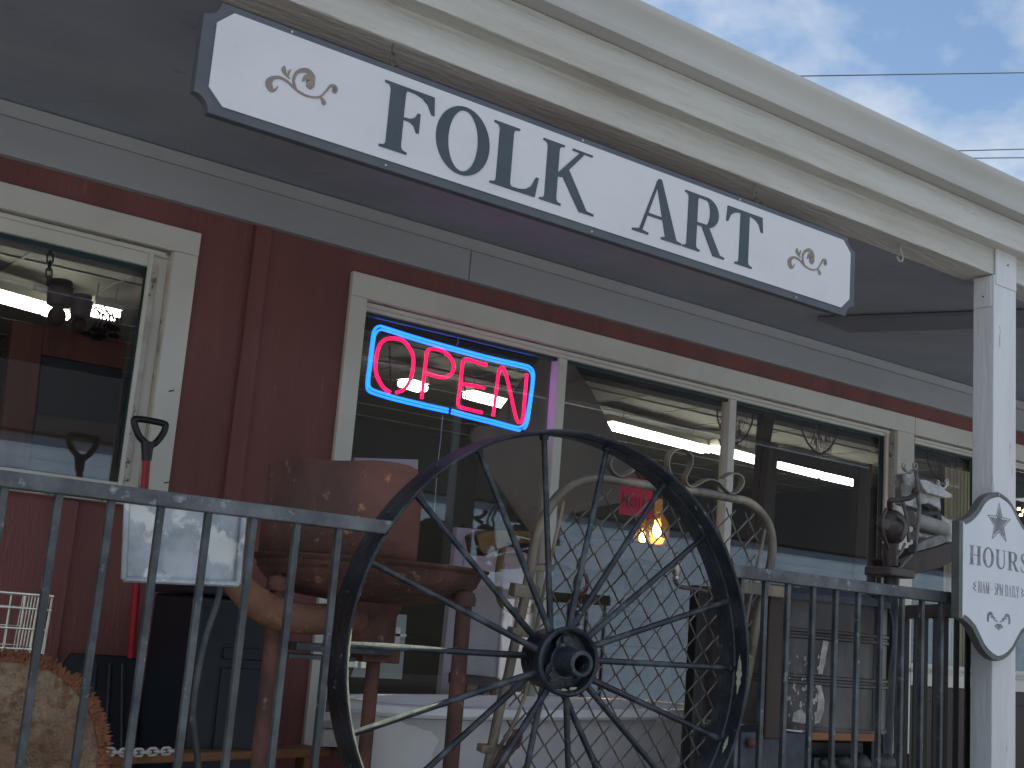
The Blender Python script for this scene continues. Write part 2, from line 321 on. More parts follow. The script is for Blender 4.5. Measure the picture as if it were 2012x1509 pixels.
MB().yz([(W-.022, 3.347), (W-.034, 3.36), (W-.045, 3.395), (WS, 3.41), (WS, 3.347)], -3, 11).build('frieze_moulding', 'frieze', bl)
MB().box((3.182, W-.0235, 3.2), (3.186, W-.0222, 3.343)).build('board_joint', 'signedge', bl)
# porch ceiling rising to the wall
def ceilz(y): return 3.222+(y-3.09)*.105
b = MB(); b.yz([(3.06, ceilz(3.06)), (WS, ceilz(WS)), (WS, ceilz(WS)+.02), (3.06, ceilz(3.06)+.02)], -3, 11); b.build('porch_ceiling', 'ceil', bl)
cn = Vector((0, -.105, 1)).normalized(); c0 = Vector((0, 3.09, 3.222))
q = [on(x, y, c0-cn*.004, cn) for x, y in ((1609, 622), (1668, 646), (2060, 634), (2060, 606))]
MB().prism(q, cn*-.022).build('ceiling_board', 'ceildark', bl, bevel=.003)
# beam, fascia boards, gutter
MB().box((-3, 2.95, 3.212), (4.585, 3.09, 3.345)).build('porch_beam', 'beam', bl, bevel=.004)
MB().box((4.5885, 2.952, 3.214), (11, 3.09, 3.345)).build('porch_beam', 'beam', bl, bevel=.004)
MB().box((-3, 2.885, 3.3215), (11, 3.05, 3.447)).build('fascia_board', 'beam', bl, bevel=.004)
gp = [(2.90, 3.449), (2.822, 3.449), (2.812, 3.470), (2.812, 3.478), (2.822, 3.482), (2.818, 3.498), (2.802, 3.520), (2.79, 3.54), (2.784, 3.548), (2.784, 3.566), (2.79, 3.568), (2.79, 3.56), (2.90, 3.56)]
MB().yz(gp, -3, 11).build('gutter', 'gutter', bl)
rb_ = MB(); rb_.add([(-3, 2.83, 3.575), (11, 2.83, 3.575), (11, 5.2, 4.0), (-3, 5.2, 4.0), (11, 9, 5.6), (-3, 9, 5.6), (11, 13, 4), (-3, 13, 4), (-3, 2.83, 3.564), (11, 2.83, 3.564)],
       [(0, 1, 2, 3), (3, 2, 4, 5), (5, 4, 6, 7), (8, 9, 1, 0)]); rb_.build('roof', 'shingle', bl)
# window joinery
def frame(name, x0, x1, z0, z1, trim_l, trim_r, trim_t, trim_b, mull=(), e=.032):
    f_ = MB()
    f_.box((x0-trim_l, W, z1), (x1+trim_r, WS+.002, z1+trim_t))
    f_.box((x0-trim_l, W+.0025, z0-trim_b), (x0, WS+.002, z1-.001))
    f_.box((x1, W+.0025, z0-trim_b), (x1+trim_r, WS+.002, z1-.001))
    f_.box((x0+.001, W+.0015, z0-trim_b), (x1-.001, WS+.002, z0-.001))
    wf = f_.build(name, 'cream', bl, bevel=.002)
    j = MB(); d0, d1 = WS+.003, GZ+.02
    j.box((x0-.02, d0, z0), (x0, d1, z1)); j.box((x1, d0, z0), (x1+.02, d1, z1)); j.box((x0-.02, d0, z1), (x1+.02, d1, z1+.02)); j.box((x0-.02, W-.012, z0-.022), (x1+.02, d1, z0))
    j.build('window_jamb', 'jamb', wf, bevel=.0015)
    s_ = MB()
    s_.box((x0, GZ-.045, z0), (x0+e, GZ+.01, z1)); s_.box((x1-e, GZ-.045, z0), (x1, GZ+.01, z1)); s_.box((x0+e, GZ-.0465, z1-e-.006), (x1-e, GZ+.01, z1)); s_.box((x0+e, GZ-.0465, z0), (x1-e, GZ+.01, z0+e))
    s_.box((x1-e-.018, GZ-.062, z0+.01), (x1-e-.001, GZ-.047, z1-.02)); s_.box((x0+.02, GZ-.065, z1-.022), (x1-.02, GZ-.048, z1-.004))
    s_.build('window_frame', 'cream', wf, bevel=.002)
    te = MB(); te.box((x1-e-.014, GZ-.028, z0+e), (x1-e, GZ-.006, z1-e)); te.box((x0+e, GZ-.027, z1-e-.022), (x1-e, GZ-.006, z1-e-.006)); te.build('window_bead', 'teal', wf)
    xs = [x0+e]+[c for mm in mull for c in (mm-.025, mm+.025)]+[x1-e]
    for mm in mull: MB().box((mm-.026, GZ-.045, z0+e+.001), (mm+.026, GZ+.02, z1-e-.007)).build('mullion', 'cream', wf, bevel=.002)
    for i in range(0, len(xs), 2): MB().box((xs[i]-.002, GZ-.003, z0+e-.002), (xs[i+1]+.002, GZ+.003, z1-e)).build('glass', 'glass', wf)
    return wf
w1 = frame('window', -2.1, 1.772, 1.985, 3.0, .085, .1, .098, .023, e=.066)
MB().box((1.70, GZ-.062, 2.06), (1.728, GZ-.046, 2.94)).build('sash_stop', 'jamb', w1, bevel=.003)
w2 = frame('window', 2.672, 6.462, 1.17, 3.0, .085, .165, .108, .1, mull=(3.852, 5.075))
w3 = frame('window', 6.632, 7.42, 1.57, 3.0, .0, .13, .108, .1)
w4 = frame('window', 7.555, 9.3, 1.57, 3.0, .0, .13, .108, .1)
for xa, xb in ((6.637, 7.41), (7.56, 9.3)):
    dp = MB().box((xa, WS-.012, .8), (xb, WS-.001, 1.465)).build('lower_panel', 'darkwood', bl, bevel=.002); MB().box((xa+.1, WS-.02, .9), (xb-.1, WS-.013, 1.38)).build('raised_panel', 'darkwood', dp, bevel=.004)
# small nails, board marks on trim
for px_, py_ in ((332, 769), (322, 949)):
    p = at(px_, py_, Y=W-.01); MB().tube([p, p+Vector((.012, -.02, .004))], .0028, 6).build('nail', 'rust2', bl)
# mould and stains on the left window's jamb are in the jamb material; torn putty lump at the top corner
p = at(318, 503, Y=GZ-.05); MB().ball(p, .03, (1.3, .5, .35)).build('putty_lump', 'jamb', w1)
# posts
pp = at(1973, 1000, Y=2.95)
def post(x0, x1, y0, y1, zt):
    po = MB().box((x0, y0, 0), (x1, y1, zt)).build('porch_post', 'post', bl, bevel=.003)
    return po
po = post(4.563, 4.725, 2.9435, 3.04, 3.21)
MB().box((4.572, 2.939, 3.17), (4.72, 2.948, 3.338)).build('joint_plate', 'post', po, bevel=.0015)
MB().box((4.557, 2.955, 3.075), (4.5625, 3.035, 3.205)).build('joint_plate', 'post', po, bevel=.001)
MB().ball((4.655, 2.938, 3.27), .004).build('screw', 'rust2', po); MB().ball((4.556, 2.99, 3.12), .004).build('screw', 'rust2', po)
# ribbed side of the window reveal right of the post
# ---------------------------------------------------------------- room behind the glass
rm = bl
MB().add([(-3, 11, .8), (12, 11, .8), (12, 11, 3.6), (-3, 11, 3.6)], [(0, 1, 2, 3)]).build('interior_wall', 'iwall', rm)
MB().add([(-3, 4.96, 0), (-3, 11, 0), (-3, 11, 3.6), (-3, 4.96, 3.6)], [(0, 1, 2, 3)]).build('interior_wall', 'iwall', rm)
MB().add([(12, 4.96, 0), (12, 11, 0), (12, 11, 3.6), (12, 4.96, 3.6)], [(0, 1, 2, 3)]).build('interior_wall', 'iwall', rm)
ic = MB(); ic.add([(-3, 4.95, 3.55), (12, 4.95, 3.55), (12, 11, 3.55), (-3, 11, 3.55)], [(0, 1, 2, 3)]); ic.build('interior_ceiling', 'iceil', rm)
tg = MB()
for i in range(25): tg.box((-3+i*.61, 4.96, 3.543), (-3+i*.61+.02, 11, 3.549))
for i in range(10): tg.box((-3, 5.2+i*.61, 3.541), (12, 5.2+i*.61+.02, 3.5475))
tg.build('ceiling_grid', 'grey', rm)
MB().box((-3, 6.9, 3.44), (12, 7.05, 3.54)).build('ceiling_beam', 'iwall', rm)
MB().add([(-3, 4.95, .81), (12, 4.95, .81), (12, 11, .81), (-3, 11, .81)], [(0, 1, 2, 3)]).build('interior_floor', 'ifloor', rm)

# fluorescent fittings
def fluor(a, c, label, h=.06):
    p0 = at(*a, Z=3.36); p1 = at(*c, Z=3.36); d = (p1-p0).normalized(); sidev = Vector((-d.y, d.x, 0))*.07
    o = thing('ceiling_light', label, 'ceiling light', (p0+p1)/2, 'fluorescent lights inside the shop')
    up = Vector((0, 0, 1))
    MB().hexa([p0-sidev+up*.03, p1-sidev+up*.03, p1+sidev+up*.03, p0+sidev+up*.03], [p0-sidev*.6+up*.09, p1-sidev*.6+up*.09, p1+sidev*.6+up*.09, p0+sidev*.6+up*.09]).build('housing', 'fixture', o)
    for k in (-.5, .5): MB().tube([p0+sidev*k+d*.01, p1+sidev*k-d*.01], .028, 8).build('fluorescent_tube', 'tube', o)
    for k in (.15, .85):
        q_ = p0.lerp(p1, k); MB().tube([q_+up*.09, q_+up*.18], .004, 5).build('hanger', 'grey', o)
fluor((1192, 835), (1388, 885), 'long lit fluorescent strip seen through the middle pane of the wide window')
fluor((1402, 882), (1512, 912), 'short lit fluorescent strip crossing the second mullion of the wide window')
fluor((1530, 913), (1612, 934), 'lit fluorescent strip behind the dark timber frame, nearer its left post')
fluor((1620, 936), (1692, 952), 'lit fluorescent strip behind the dark timber frame, nearer its right post')
fluor((-90, 558), (88, 608), 'long lit fluorescent strip at the left edge of the left window')
fluor((92, 610), (126, 622), 'small lit stretch of fluorescent strip under the hanging jar lanterns')
fluor((178, 610), (232, 622), 'short lit fluorescent strip at the right side of the left window')
fluor((918, 775), (994, 795), 'lit fluorescent strip seen between the E and N of the neon sign')
fluor((792, 752), (830, 764), 'lit fluorescent strip seen between the O and P of the neon sign')

# ---------------------------------------------------------------- FOLK ART sign
def glyph(ch):
    """list of polygons (x,z) in cap-height units, and the advance width"""
    def arcp(cx, cz, rx, rz, a0, a1, n=20): return [(cx+rx*math.cos(R(a0+(a1-a0)*i/n)), cz+rz*math.sin(R(a0+(a1-a0)*i/n))) for i in range(n+1)]
    T = .19; t_ = .05; S = .032
    def stem(x, w=T, sl=.09, sr=.09, z0=0, z1=1, top=True, bot=True):
        p = []
        if bot: p += [(x-w/2-sl, z0), (x+w/2+sr, z0), (x+w/2+sr, z0+S)] + [(x+w/2+.055-.05*math.sin(R(k)), z0+S+.075-.07*math.cos(R(k))) for k in (0, 30, 60, 90)]
        else: p += [(x-w/2, z0), (x+w/2, z0)]
        if top: p += [(x+w/2+.005+.05*(1-math.cos(R(k))), z1-S-.075+.07*math.sin(R(k))) for k in (0, 30, 60, 90)] + [(x+w/2+sr, z1-S), (x+w/2+sr, z1), (x-w/2-sl, z1), (x-w/2-sl, z1-S)] + [(x-w/2-.055+.05*math.sin(R(k)), z1-S-.075+.07*math.cos(R(k))) for k in (0, 30, 60, 90)]
        else: p += [(x+w/2, z1), (x-w/2, z1)]
        if bot: p += [(x-w/2-.005-.05*(1-math.cos(R(k))), z0+S+.075-.07*math.sin(R(k))) for k in (0, 30, 60, 90)] + [(x-w/2-sl, z0+S)]
        return p
    def ringp(cx, cz, rx, rz, ix, iz, a0=0, a1=360, n=40):
        o = arcp(cx, cz, rx, rz, a0, a1, n); i_ = arcp(cx, cz, ix, iz, a0, a1, n)
        return [[o[k], o[k+1], i_[k+1], i_[k]] for k in range(n)]
    def halfbowl(x0, z0, z1, x1, thick, n=22):
        cz = (z0+z1)/2; rz = (z1-z0)/2; xm = x0+(x1-x0)*.42
        o = [(x0, z1)]+arcp(xm, cz, x1-xm, rz, 90, -90, n)+[(x0, z0)]
        i_ = [(x0, z1-t_)]+arcp(xm, cz, x1-xm-thick, rz-t_, 90, -90, n)+[(x0, z0+t_)]
        return [[o[k], o[k+1], i_[k+1], i_[k]] for k in range(len(o)-1)]
    if ch == 'F': return [stem(.19), [(.28, 1), (.68, 1), (.70, .72), (.66, .72), (.60, .85), (.52, .92), (.42, .95), (.28, .955)], [(.28, .54), (.38, .55), (.44, .59), (.475, .67), (.51, .67), (.51, .37), (.475, .37), (.44, .46), (.38, .5), (.28, .505)]], .70
    if ch == 'O': return ringp(.42, .5, .42, .53, .235, .475), .84
    if ch == 'L': return [stem(.19), [(.28, 0), (.66, 0), (.70, .32), (.66, .32), (.60, .16), (.52, .08), (.42, .05), (.28, .047)]], .70
    if ch == 'K': return [stem(.19), [(.29, .46), (.36, .47), (.72, .95), (.65, .968), (.29, .52)], [(.52, .968), (.88, .968), (.88, 1), (.52, 1)], [(.34, .54), (.48, .62), (.83, .05), (.96, .032), (.96, 0), (.70, 0)]], .96
    if ch == 'A': return [[(.13, .03), (.19, .03), (.49, .98), (.43, .93)], [(.43, .95), (.47, 1.02), (.53, 1.02), (.90, .03), (.67, .03)], [(.25, .33), (.64, .33), (.63, .375), (.26, .375)], [(0, 0), (.32, 0), (.32, .032), (.22, .05), (.12, .06), (0, .032)], [(.58, 0), (1.0, 0), (1.0, .032), (.86, .06), (.66, .06), (.58, .032)]], 1.0
    if ch == 'R': return [stem(.19)]+halfbowl(.28, .46, 1, .76, T)+[[(.38, .49), (.54, .50), (.82, .05), (.92, .032), (.92, 0), (.67, 0)]], .92
    if ch == 'P': return [stem(.19)]+halfbowl(.28, .44, 1, .74, T), .76
    if ch == 'D': return [stem(.19)]+halfbowl(.28, 0, 1, .88, T), .90
    if ch == 'T': return [stem(.40, top=False), [(.02, 1), (.78, 1), (.80, .72), (.76, .72), (.71, .85), (.62, .92), (.50, .95), (.30, .95), (.18, .92), (.09, .85), (.04, .72), (0, .72)]], .80
    if ch == 'H': return [stem(.19), stem(.73), [(.28, .49), (.64, .49), (.64, .54), (.28, .54)]], .92
    if ch == 'I': return [stem(.19)], .38
    if ch == 'U':
        return [[(.0, .968), (.38, .968), (.38, 1), (.0, 1)], [(.10, .34), (.27, .34), (.27, .968), (.10, .968)], [(.55, .968), (.85, .968), (.85, 1), (.55, 1)], [(.68, .34), (.73, .34), (.73, .968), (.68, .968)]]+[[a, b_, c_, d_] for a, b_, c_, d_ in [(arcp(.415, .34, .315, .36, 180, 360, 18)[k], arcp(.415, .34, .315, .36, 180, 360, 18)[k+1], arcp(.475, .34, .205, .28, 180, 360, 18)[k+1], arcp(.475, .34, .205, .28, 180, 360, 18)[k]) for k in range(18)]], .85
    if ch in 'S5':
        if ch == 'S': pts = [(.50, .72), (.46, .90), (.30, .985), (.13, .88), (.12, .70), (.28, .55), (.46, .42), (.50, .22), (.36, .03), (.18, .03), (.06, .14), (.03, .30)]; wd = [.03, .05, .06, .10, .15, .19, .19, .14, .07, .06, .05, .03]
        else: pts = [(.12, .58), (.28, .62), (.45, .50), (.48, .28), (.38, .08), (.20, .02), (.04, .08)]; wd = [.04, .08, .14, .17, .13, .07, .10]
        l, r_ = ribbon(pts, wd, 4); P_ = [[l[i], l[i+1], r_[i+1], r_[i]] for i in range(len(l)-1)]
        if ch == '5': P_ += [[(.10, .58), (.14, .58), (.16, 1), (.12, 1)], [(.12, .90), (.46, .90), (.52, 1), (.12, 1)]]
        return P_, .56
    if ch == '1': return [stem(.24, sl=.08, sr=.08, top=False), [(.06, .86), (.15, .90), (.15, .99), (.30, 1), (.335, 1), (.335, .9), (.145, .86)]], .44
    if ch == '0': return ringp(.28, .5, .28, .52, .13, .46), .56
    if ch == 'M': return [stem(.10, w=.05, sl=.07, sr=.07, top=False), stem(.86, w=.17, sl=.07, sr=.07), [(.0, 1), (.20, 1), (.54, .12), (.47, 0), (.44, 0), (.10, .90), (.0, .968)], [(.44, 0), (.49, .10), (.76, .96), (.80, 1), (.83, .9), (.5, 0)]], 1.04
    if ch == 'Y': return [stem(.40, z1=.46, top=False), [(.05, .968), (.24, .968), (.49, .46), (.31, .42)], [(.44, .46), (.50, .44), (.74, .968), (.68, .968)], [(0, .968), (.34, .968), (.34, 1), (0, 1)], [(.56, .968), (.84, .968), (.84, 1), (.56, 1)]], .84
    if ch == '-': return [[(0, .36), (.30, .36), (.30, .44), (0, .44)]], .30
    return [], .35
def put_glyph(mb, ch, x0, x1, z0, h, y, th, k0=0, zslope=0):
    P, adv = glyph(ch); sx = (x1-x0)/adv
    for k, p in enumerate(P):
        e = .00004*((k+k0) % 9)
        mb.xz([(x0+a*sx, z0+c*h+zslope*(a*sx)) for a, c in p], y-e, y-e+th)

SY = 2.90
x0, x1, z0, z1 = 1.058, 3.615, 2.811, 3.111
sg = thing('hanging_sign', 'long white sign with dark notched border reading FOLK ART hanging under the porch beam', 'sign', (2.33, 2.92, z0))
def notched(x0, x1, z0, z1, r, k=6):
    P = []
    for cx, cz, a0 in ((x0, z0, 90), (x1, z0, 180), (x1, z1, 270), (x0, z1, 0)):
        P += [(cx+r*math.cos(R(a0-90*i/k))*1.0, cz+r*math.sin(R(a0-90*i/k))) for i in range(k+1)]
    return P
MB().xz(notched(x0, x1, z0, z1, .044), SY, SY+.028).build('board', 'signedge', sg, bevel=.002)
MB().xz([(1.094, 2.878), (1.136, 2.837), (3.539, 2.837), (3.583, 2.878), (3.583, 3.052), (3.541, 3.092), (1.136, 3.092), (1.094, 3.052)], SY-.004, SY+.001).build('face', 'signface', sg)
LET = {'F': (1.588, 1.757), 'O': (1.768, 1.953), 'L': (1.962, 2.139), 'K': (2.145, 2.358), 'A': (2.519, 2.734), 'R': (2.738, 2.931), 'T': (2.934, 3.113)}
for ch, (a, c) in LET.items():
    g_ = MB(); put_glyph(g_, ch, a, c, 2.869, .193, SY-.007, .0035); g_.build('letter', 'letter', sg, flat=True)
def P2(pts, Y=SY): return [(p.x, p.z) for p in (at(a, c, Y=Y) for a, c in pts)]
PXM = .00051
orn = [([(530, 490), (512, 512), (490, 505), (478, 470), (500, 445), (540, 441), (585, 465), (640, 515), (700, 546), (762, 551), (800, 520), (828, 488), (852, 497), (850, 518), (836, 512)], [4, 12, 32, 36, 22, 14, 12, 11, 10, 10, 10, 14, 26, 26, 8]),
       ([(636, 512), (618, 460), (638, 412), (690, 400), (724, 432), (722, 470)], [6, 14, 18, 24, 28, 30]),
       ([(668, 462), (690, 440), (712, 455), (712, 480), (700, 500)], [6, 30, 46, 48, 26]),
       ([(597, 447), (576, 425), (563, 398), (567, 376)], [3, 13, 24, 8]), ([(591, 430), (592, 412), (603, 395)], [2, 10, 4]),
       ([(766, 549), (782, 566), (788, 584), (786, 595)], [6, 16, 26, 8])]
for dx_ in (0, 2.003):
    b = MB()
    for k, (pt, wd) in enumerate(orn):
        P_ = P2([(360+a/2.874, c/2.874) for a, c in pt]); P_ = [(a+dx_, c-.001*bool(dx_)) for a, c in P_]
        ribbon_mesh(b, P_, [v*PXM for v in wd], SY-.0065-.0001*k, SY-.0038, 5)
    b.build('scroll_ornament', 'taupe', sg, flat=True)
def link(mb, c, ax, ln, wd, r, lie):      # one chain link
    c = Vector(c); ax = Vector(ax).normalized(); s_ = Vector(lie); s_ = (s_-ax*s_.dot(ax)).normalized(); P_ = []
    for k in range(16):
        an = 2*math.pi*k/16; P_.append(c+ax*(math.cos(an)*wd/2+(ln-wd)/2*(1 if math.cos(an) > 0 else -1))+s_*math.sin(an)*wd/2)
    mb.tube(P_, r, 6, closed=True)
def chain(mb, P_, ln=.03, wd=.02, r=.003):
    P_ = smoothpath(P_, 8) if len(P_) > 2 else [Vector(P_[0]).lerp(Vector(P_[1]), i/20) for i in range(21)]
    acc = 0; nxt = ln*.4; k = 0
    for i in range(len(P_)-1):
        seg = (P_[i+1]-P_[i]); l_ = seg.length
        while acc+l_ >= nxt and l_ > 0:
            c = P_[i]+seg*((nxt-acc)/l_); t_ = seg.normalized(); e = Vector((0, 1, 0)) if k % 2 else t_.cross(Vector((0, 1, 0)))
            link(mb, c, t_, ln, wd, r, e); nxt += ln*.74; k += 1
        acc += l_
b = None
for xs_, zs_ in ((1.3, 3.101), (1.62, 2.823), (2.3, 3.101), (2.36, 2.822), (3.0, 3.1), (3.3, 2.822)):
    MB().ball((xs_, SY-.001, zs_), .0035, n=8).build('screw', 'paper', sg)
for xh in (1.64, 3.137):
    b = MB(); b.tube([(xh, 2.965, 3.215), (xh, 2.965, 3.185), (xh+.006, 2.965, 3.178)], .0022, 6)
    link(b, (xh+.003, 2.96, 3.168), (0, 0, 1), .032, .016, .0022, (1, 0, .2)); link(b, (xh, 2.945, 3.142), (0, .5, 1), .034, .018, .0022, (1, 0, 0)); link(b, (xh, 2.925, 3.118), (0, .7, 1), .034, .018, .0022, (0, 1, 0))
    b.build('hanging_chain', 'wire', sg)
b = MB(); b.tube(smoothpath([(4.0, 2.99, 3.214), (4.001, 2.99, 3.18), (4.014, 2.99, 3.162), (4.012, 2.99, 3.145), (3.995, 2.99, 3.138), (3.984, 2.99, 3.147), (3.98, 2.99, 3.155)], 5), .0035, 7)
tag(b.build('hook', 'palemetal'), 'empty metal screw hook under the beam between sign and post', 'hook')

# ---------------------------------------------------------------- HOURS sign
HY = 2.885
half = crop(1860, 950, 4.079, [(415, 68), (380, 73), (340, 85), (305, 110), (275, 150), (250, 195), (215, 240), (180, 270), (140, 290), (104, 297)]) + crop(1860, 950, 4.079, [(98, 1075), (130, 1088), (165, 1115), (210, 1165), (245, 1235), (280, 1310), (320, 1365), (365, 1405), (415, 1425)])
H2 = P2(half, HY); axx = H2[0][0]; H2[-1] = (axx, H2[-1][1])
outl = H2+[(2*axx-a, c) for a, c in reversed(H2[1:-1])]
hc = sum(c for a, c in outl)/len(outl)
hs_ = thing('hours_sign', 'white plaque with grey wavy edge and star reading HOURS, fixed on the white post', 'sign', (axx, HY, H2[-1][1]))
MB().xz(outl, HY, HY+.035).build('board', 'hgrey', hs_, bevel=.002)
ins = []
for i, (a, c) in enumerate(outl):
    p = Vector(outl[i-1]); n_ = Vector(outl[(i+1) % len(outl)]); t_ = (n_-p).normalized(); nn = Vector((t_.y, -t_.x))
    if (Vector((axx, hc))-Vector((a, c))).dot(nn) < 0: nn = -nn
    ins.append((a+nn.x*.02, c+nn.y*.02))
MB().xz(ins, HY-.003, HY+.001).build('face', 'hface', hs_)
MB().box((4.60, HY+.0355, 1.75), (4.69, 2.943, 2.15)).build('mounting_block', 'post', hs_)
zt = at(1903, 1070, Y=HY).z; zb = at(1902, 1108, Y=HY).z; xl = at(1903, 1090, Y=HY).x
adv = {c: glyph(c)[1] for c in 'HOURS10AM-5PDILY'}
def word(mb, s_, xc, wtot, zb, h, y, th, gap=.12, sp=.45):
    tot = sum((adv[c] if c != ' ' else sp) for c in s_)+gap*(len(s_)-1); k = wtot/tot; x = xc-wtot/2; n_ = 0
    for c in s_:
        wc = (adv[c] if c != ' ' else sp)*k
        if c != ' ': put_glyph(mb, c, x, x+wc, zb, h, y, th, n_)
        x += wc+gap*k; n_ += 3
b = MB(); word(b, 'HOURS', axx, 2*(axx-xl), zb, zt-zb, HY-.0042, .0015); b.build('lettering', 'hprint', hs_, flat=True)
xl2 = at(1920, 1150, Y=HY).x; zb2 = at(1920, 1164, Y=HY).z; zt2 = at(1920, 1141, Y=HY).z
b = MB(); word(b, '10AM - 5PM DAILY', axx, 2*(axx-xl2), zb2, zt2-zb2, HY-.0042, .0015, gap=.10, sp=.40); b.build('lettering', 'hprint2', hs_, flat=True)
def star(cx, cz, r, rin): return [(cx+(r if k % 2 == 0 else rin)*math.sin(math.pi*k/5), cz+(r if k % 2 == 0 else rin)*math.cos(math.pi*k/5)) for k in range(10)]
sc_ = at(1963.5, 1026, Y=HY); sr = .083
b = MB(); o1 = star(axx, sc_.z-.006, sr, sr*.42); o2 = star(axx, sc_.z-.006, sr*.91, sr*.365)
for k in range(10): b.xz([o1[k], o1[(k+1) % 10], o2[(k+1) % 10], o2[k]], HY-.0045, HY-.0025)
b.build('star_outline', 'hprint', hs_, flat=True)
MB().xz(star(axx, sc_.z-.006, sr*.74, sr*.29), HY-.0045, HY-.0025).build('star', 'hprint', hs_, flat=True)
b = MB()
oc = at(1963, 1222, Y=HY).z
for s_ in (-1, 1):
    ribbon_mesh(b, [(axx+s_*.008, oc), (axx+s_*.03, oc+.008), (axx+s_*.05, oc+.028), (axx+s_*.068, oc+.024), (axx+s_*.073, oc+.002), (axx+s_*.066, oc-.004)], [.004, .006, .012, .012, .010, .003], HY-.0045, HY-.0025)
    ribbon_mesh(b, [(axx+s_*.02, oc+.012), (axx+s_*.04, oc+.016), (axx+s_*.055, oc+.014)], [.002, .006, .003], HY-.0047, HY-.0025)
for k in range(-3, 4): ribbon_mesh(b, [(axx+.004*k, oc-.008), (axx+.009*k, oc-.032+abs(k)*.004)], [.002, .004], HY-.0045-.0001*k, HY-.0025)
for s_ in (-1, 1):
    z_ = (zb2+zt2)/2; xx = axx+s_*(axx-xl2+.012); ribbon_mesh(b, [(xx+s_*.0, z_+.017), (xx+s_*.016, z_+.008), (xx+s_*.004, z_), (xx+s_*.018, z_-.008), (xx, z_-.017)], [.002, .004, .003, .004, .002], HY-.0045, HY-.0025)
b.build('scroll_ornament', 'hprint', hs_, flat=True)
b = MB(); b.ball((axx, HY-.003, H2[0][1]-.011), .004); b.build('screw', 'chrome', hs_)

# ---------------------------------------------------------------- neon OPEN sign
NY = 5.0
ns = thing('neon_sign', 'lit OPEN neon sign with pink letters and double blue border in the window', 'neon sign', (3.17, NY, 2.54))
def N(pts, dy=0): return [at(x, y, Y=NY+dy) for x, y in crop(640, 500, 3.353, pts)]
nb = [(805, 1040), (700, 1018), (560, 985), (420, 950), (310, 915), (278, 895), (270, 850), (285, 730), (305, 560), (318, 500), (350, 472), (400, 482), (600, 545), (850, 615), (1100, 680), (1300, 725), (1350, 745), (1372, 790), (1362, 900), (1340, 1050), (1322, 1130), (1290, 1158), (1250, 1155), (1100, 1115), (950, 1078), (828, 1045)]
cen = N([(825, 810)])[0]
for k in (1.0, .962):
    P_ = []
    for p in N(nb):
        d = p-cen; L_ = math.hypot(d.x, d.z); P_.append(cen+Vector((d.x*(1-(1-k)*.55*.47/max(abs(d.x), .2)) if abs(d.x) > .3 else d.x, 0, d.z-(1-k)*.4*math.copysign(1, d.z)*min(1, abs(d.z)/.1))))
    MB().tube(smoothpath(P_, 3), .0062, 8).build('border_tube', 'nblue', ns)
for pts in ([(425, 908), (375, 870), (335, 790), (330, 700), (350, 610), (385, 565), (440, 552), (505, 565), (555, 620), (578, 690), (570, 780), (545, 850), (505, 895), (462, 910)],
            [(632, 950), (645, 830), (660, 700), (668, 640), (700, 622), (760, 632), (815, 670), (842, 725), (835, 775), (795, 808), (740, 805), (690, 790), (652, 780)],
            [(1060, 728), (1000, 712), (930, 690), (905, 705), (895, 780), (885, 880), (872, 970), (880, 1000), (920, 1015), (1030, 1042)],
            [(1045, 880), (980, 866), (895, 852)],
            [(1103, 1065), (1120, 930), (1140, 780), (1160, 745), (1180, 770), (1210, 880), (1250, 1060), (1272, 1105), (1298, 1080), (1310, 960), (1325, 785)]):
    MB().tube(smoothpath(N(pts, -.012), 4), .0085, 8).build('letter_tube', 'nred', ns)
b = MB()
for a, c in (((900, 700), (925, 980)), ((560, 630), (570, 830)), ((1210, 800), (1205, 1090)), ((420, 600), (430, 900))):
    P_ = N([a, c], .02); b.tube(P_, .004, 6)
P_ = N([(345, 700), (700, 745), (1350, 900)], .03); b.tube(P_, .005, 6); b.build('support_frame', 'black', ns)
b = MB(); b.tube(N([(865, 540), (872, 560), (870, 585), (862, 600)], 0), .002, 5); b.tube(N([(770, 1060), (755, 1240), (735, 1400), (715, 1700)], .01), .0025, 5); b.build('cord', 'paper', ns)

# ---------------------------------------------------------------- iron railing
RY = 2.95
def railing(x0, x1, bals, label):
    o = thing('porch_railing', label, 'railing', ((x0+x1)/2, RY+.02, .9), 'black iron porch railings')
    return o
zr = lambda x: 1.8665+(x-2)*.003
rl = railing(-.4, 1.77, 0, 'black iron porch railing left of the wagon wheel')
MB().hexa([(-.5, RY, 1.826), (1.762, RY, 1.83), (1.762, RY+.038, 1.83), (-.5, RY+.038, 1.826)], [(-.5, RY, 1.864), (1.790, RY, 1.867), (1.790, RY+.038, 1.867), (-.5, RY+.038, 1.864)]).build('top_rail', 'rail', rl, bevel=.003)
MB().box((-.5, RY+.002, .93), (1.82, RY+.034, .962)).build('bottom_rail', 'rail', rl, bevel=.003)
bx0 = .886
for k in range(-10, 7):
    x = bx0+k*.1222; MB().box((x, RY+.009, .96), (x+.0175, RY+.026, 1.832)).build('baluster', 'iron', rl, bevel=.002)
rr_ = railing(3.1, 4.56, 0, 'black iron porch railing between the wagon wheel and the white post')
MB().hexa([(3.075, RY, 1.832), (4.5, RY, 1.836), (4.5, RY+.038, 1.836), (3.075, RY+.038, 1.832)], [(3.055, RY, 1.872), (4.5, RY, 1.88), (4.5, RY+.038, 1.88), (3.055, RY+.038, 1.872)]).build('top_rail', 'rail', rr_, bevel=.003)
MB().box((3.0, RY+.002, .93), (4.56, RY+.034, .962)).build('bottom_rail', 'rail', rr_, bevel=.003)
x = 3.15
xs = [at(px_, 1200, Y=RY).x for px_ in (1461, 1508, 1553, 1603, 1648, 1692, 1737, 1779, 1818, 1856)]
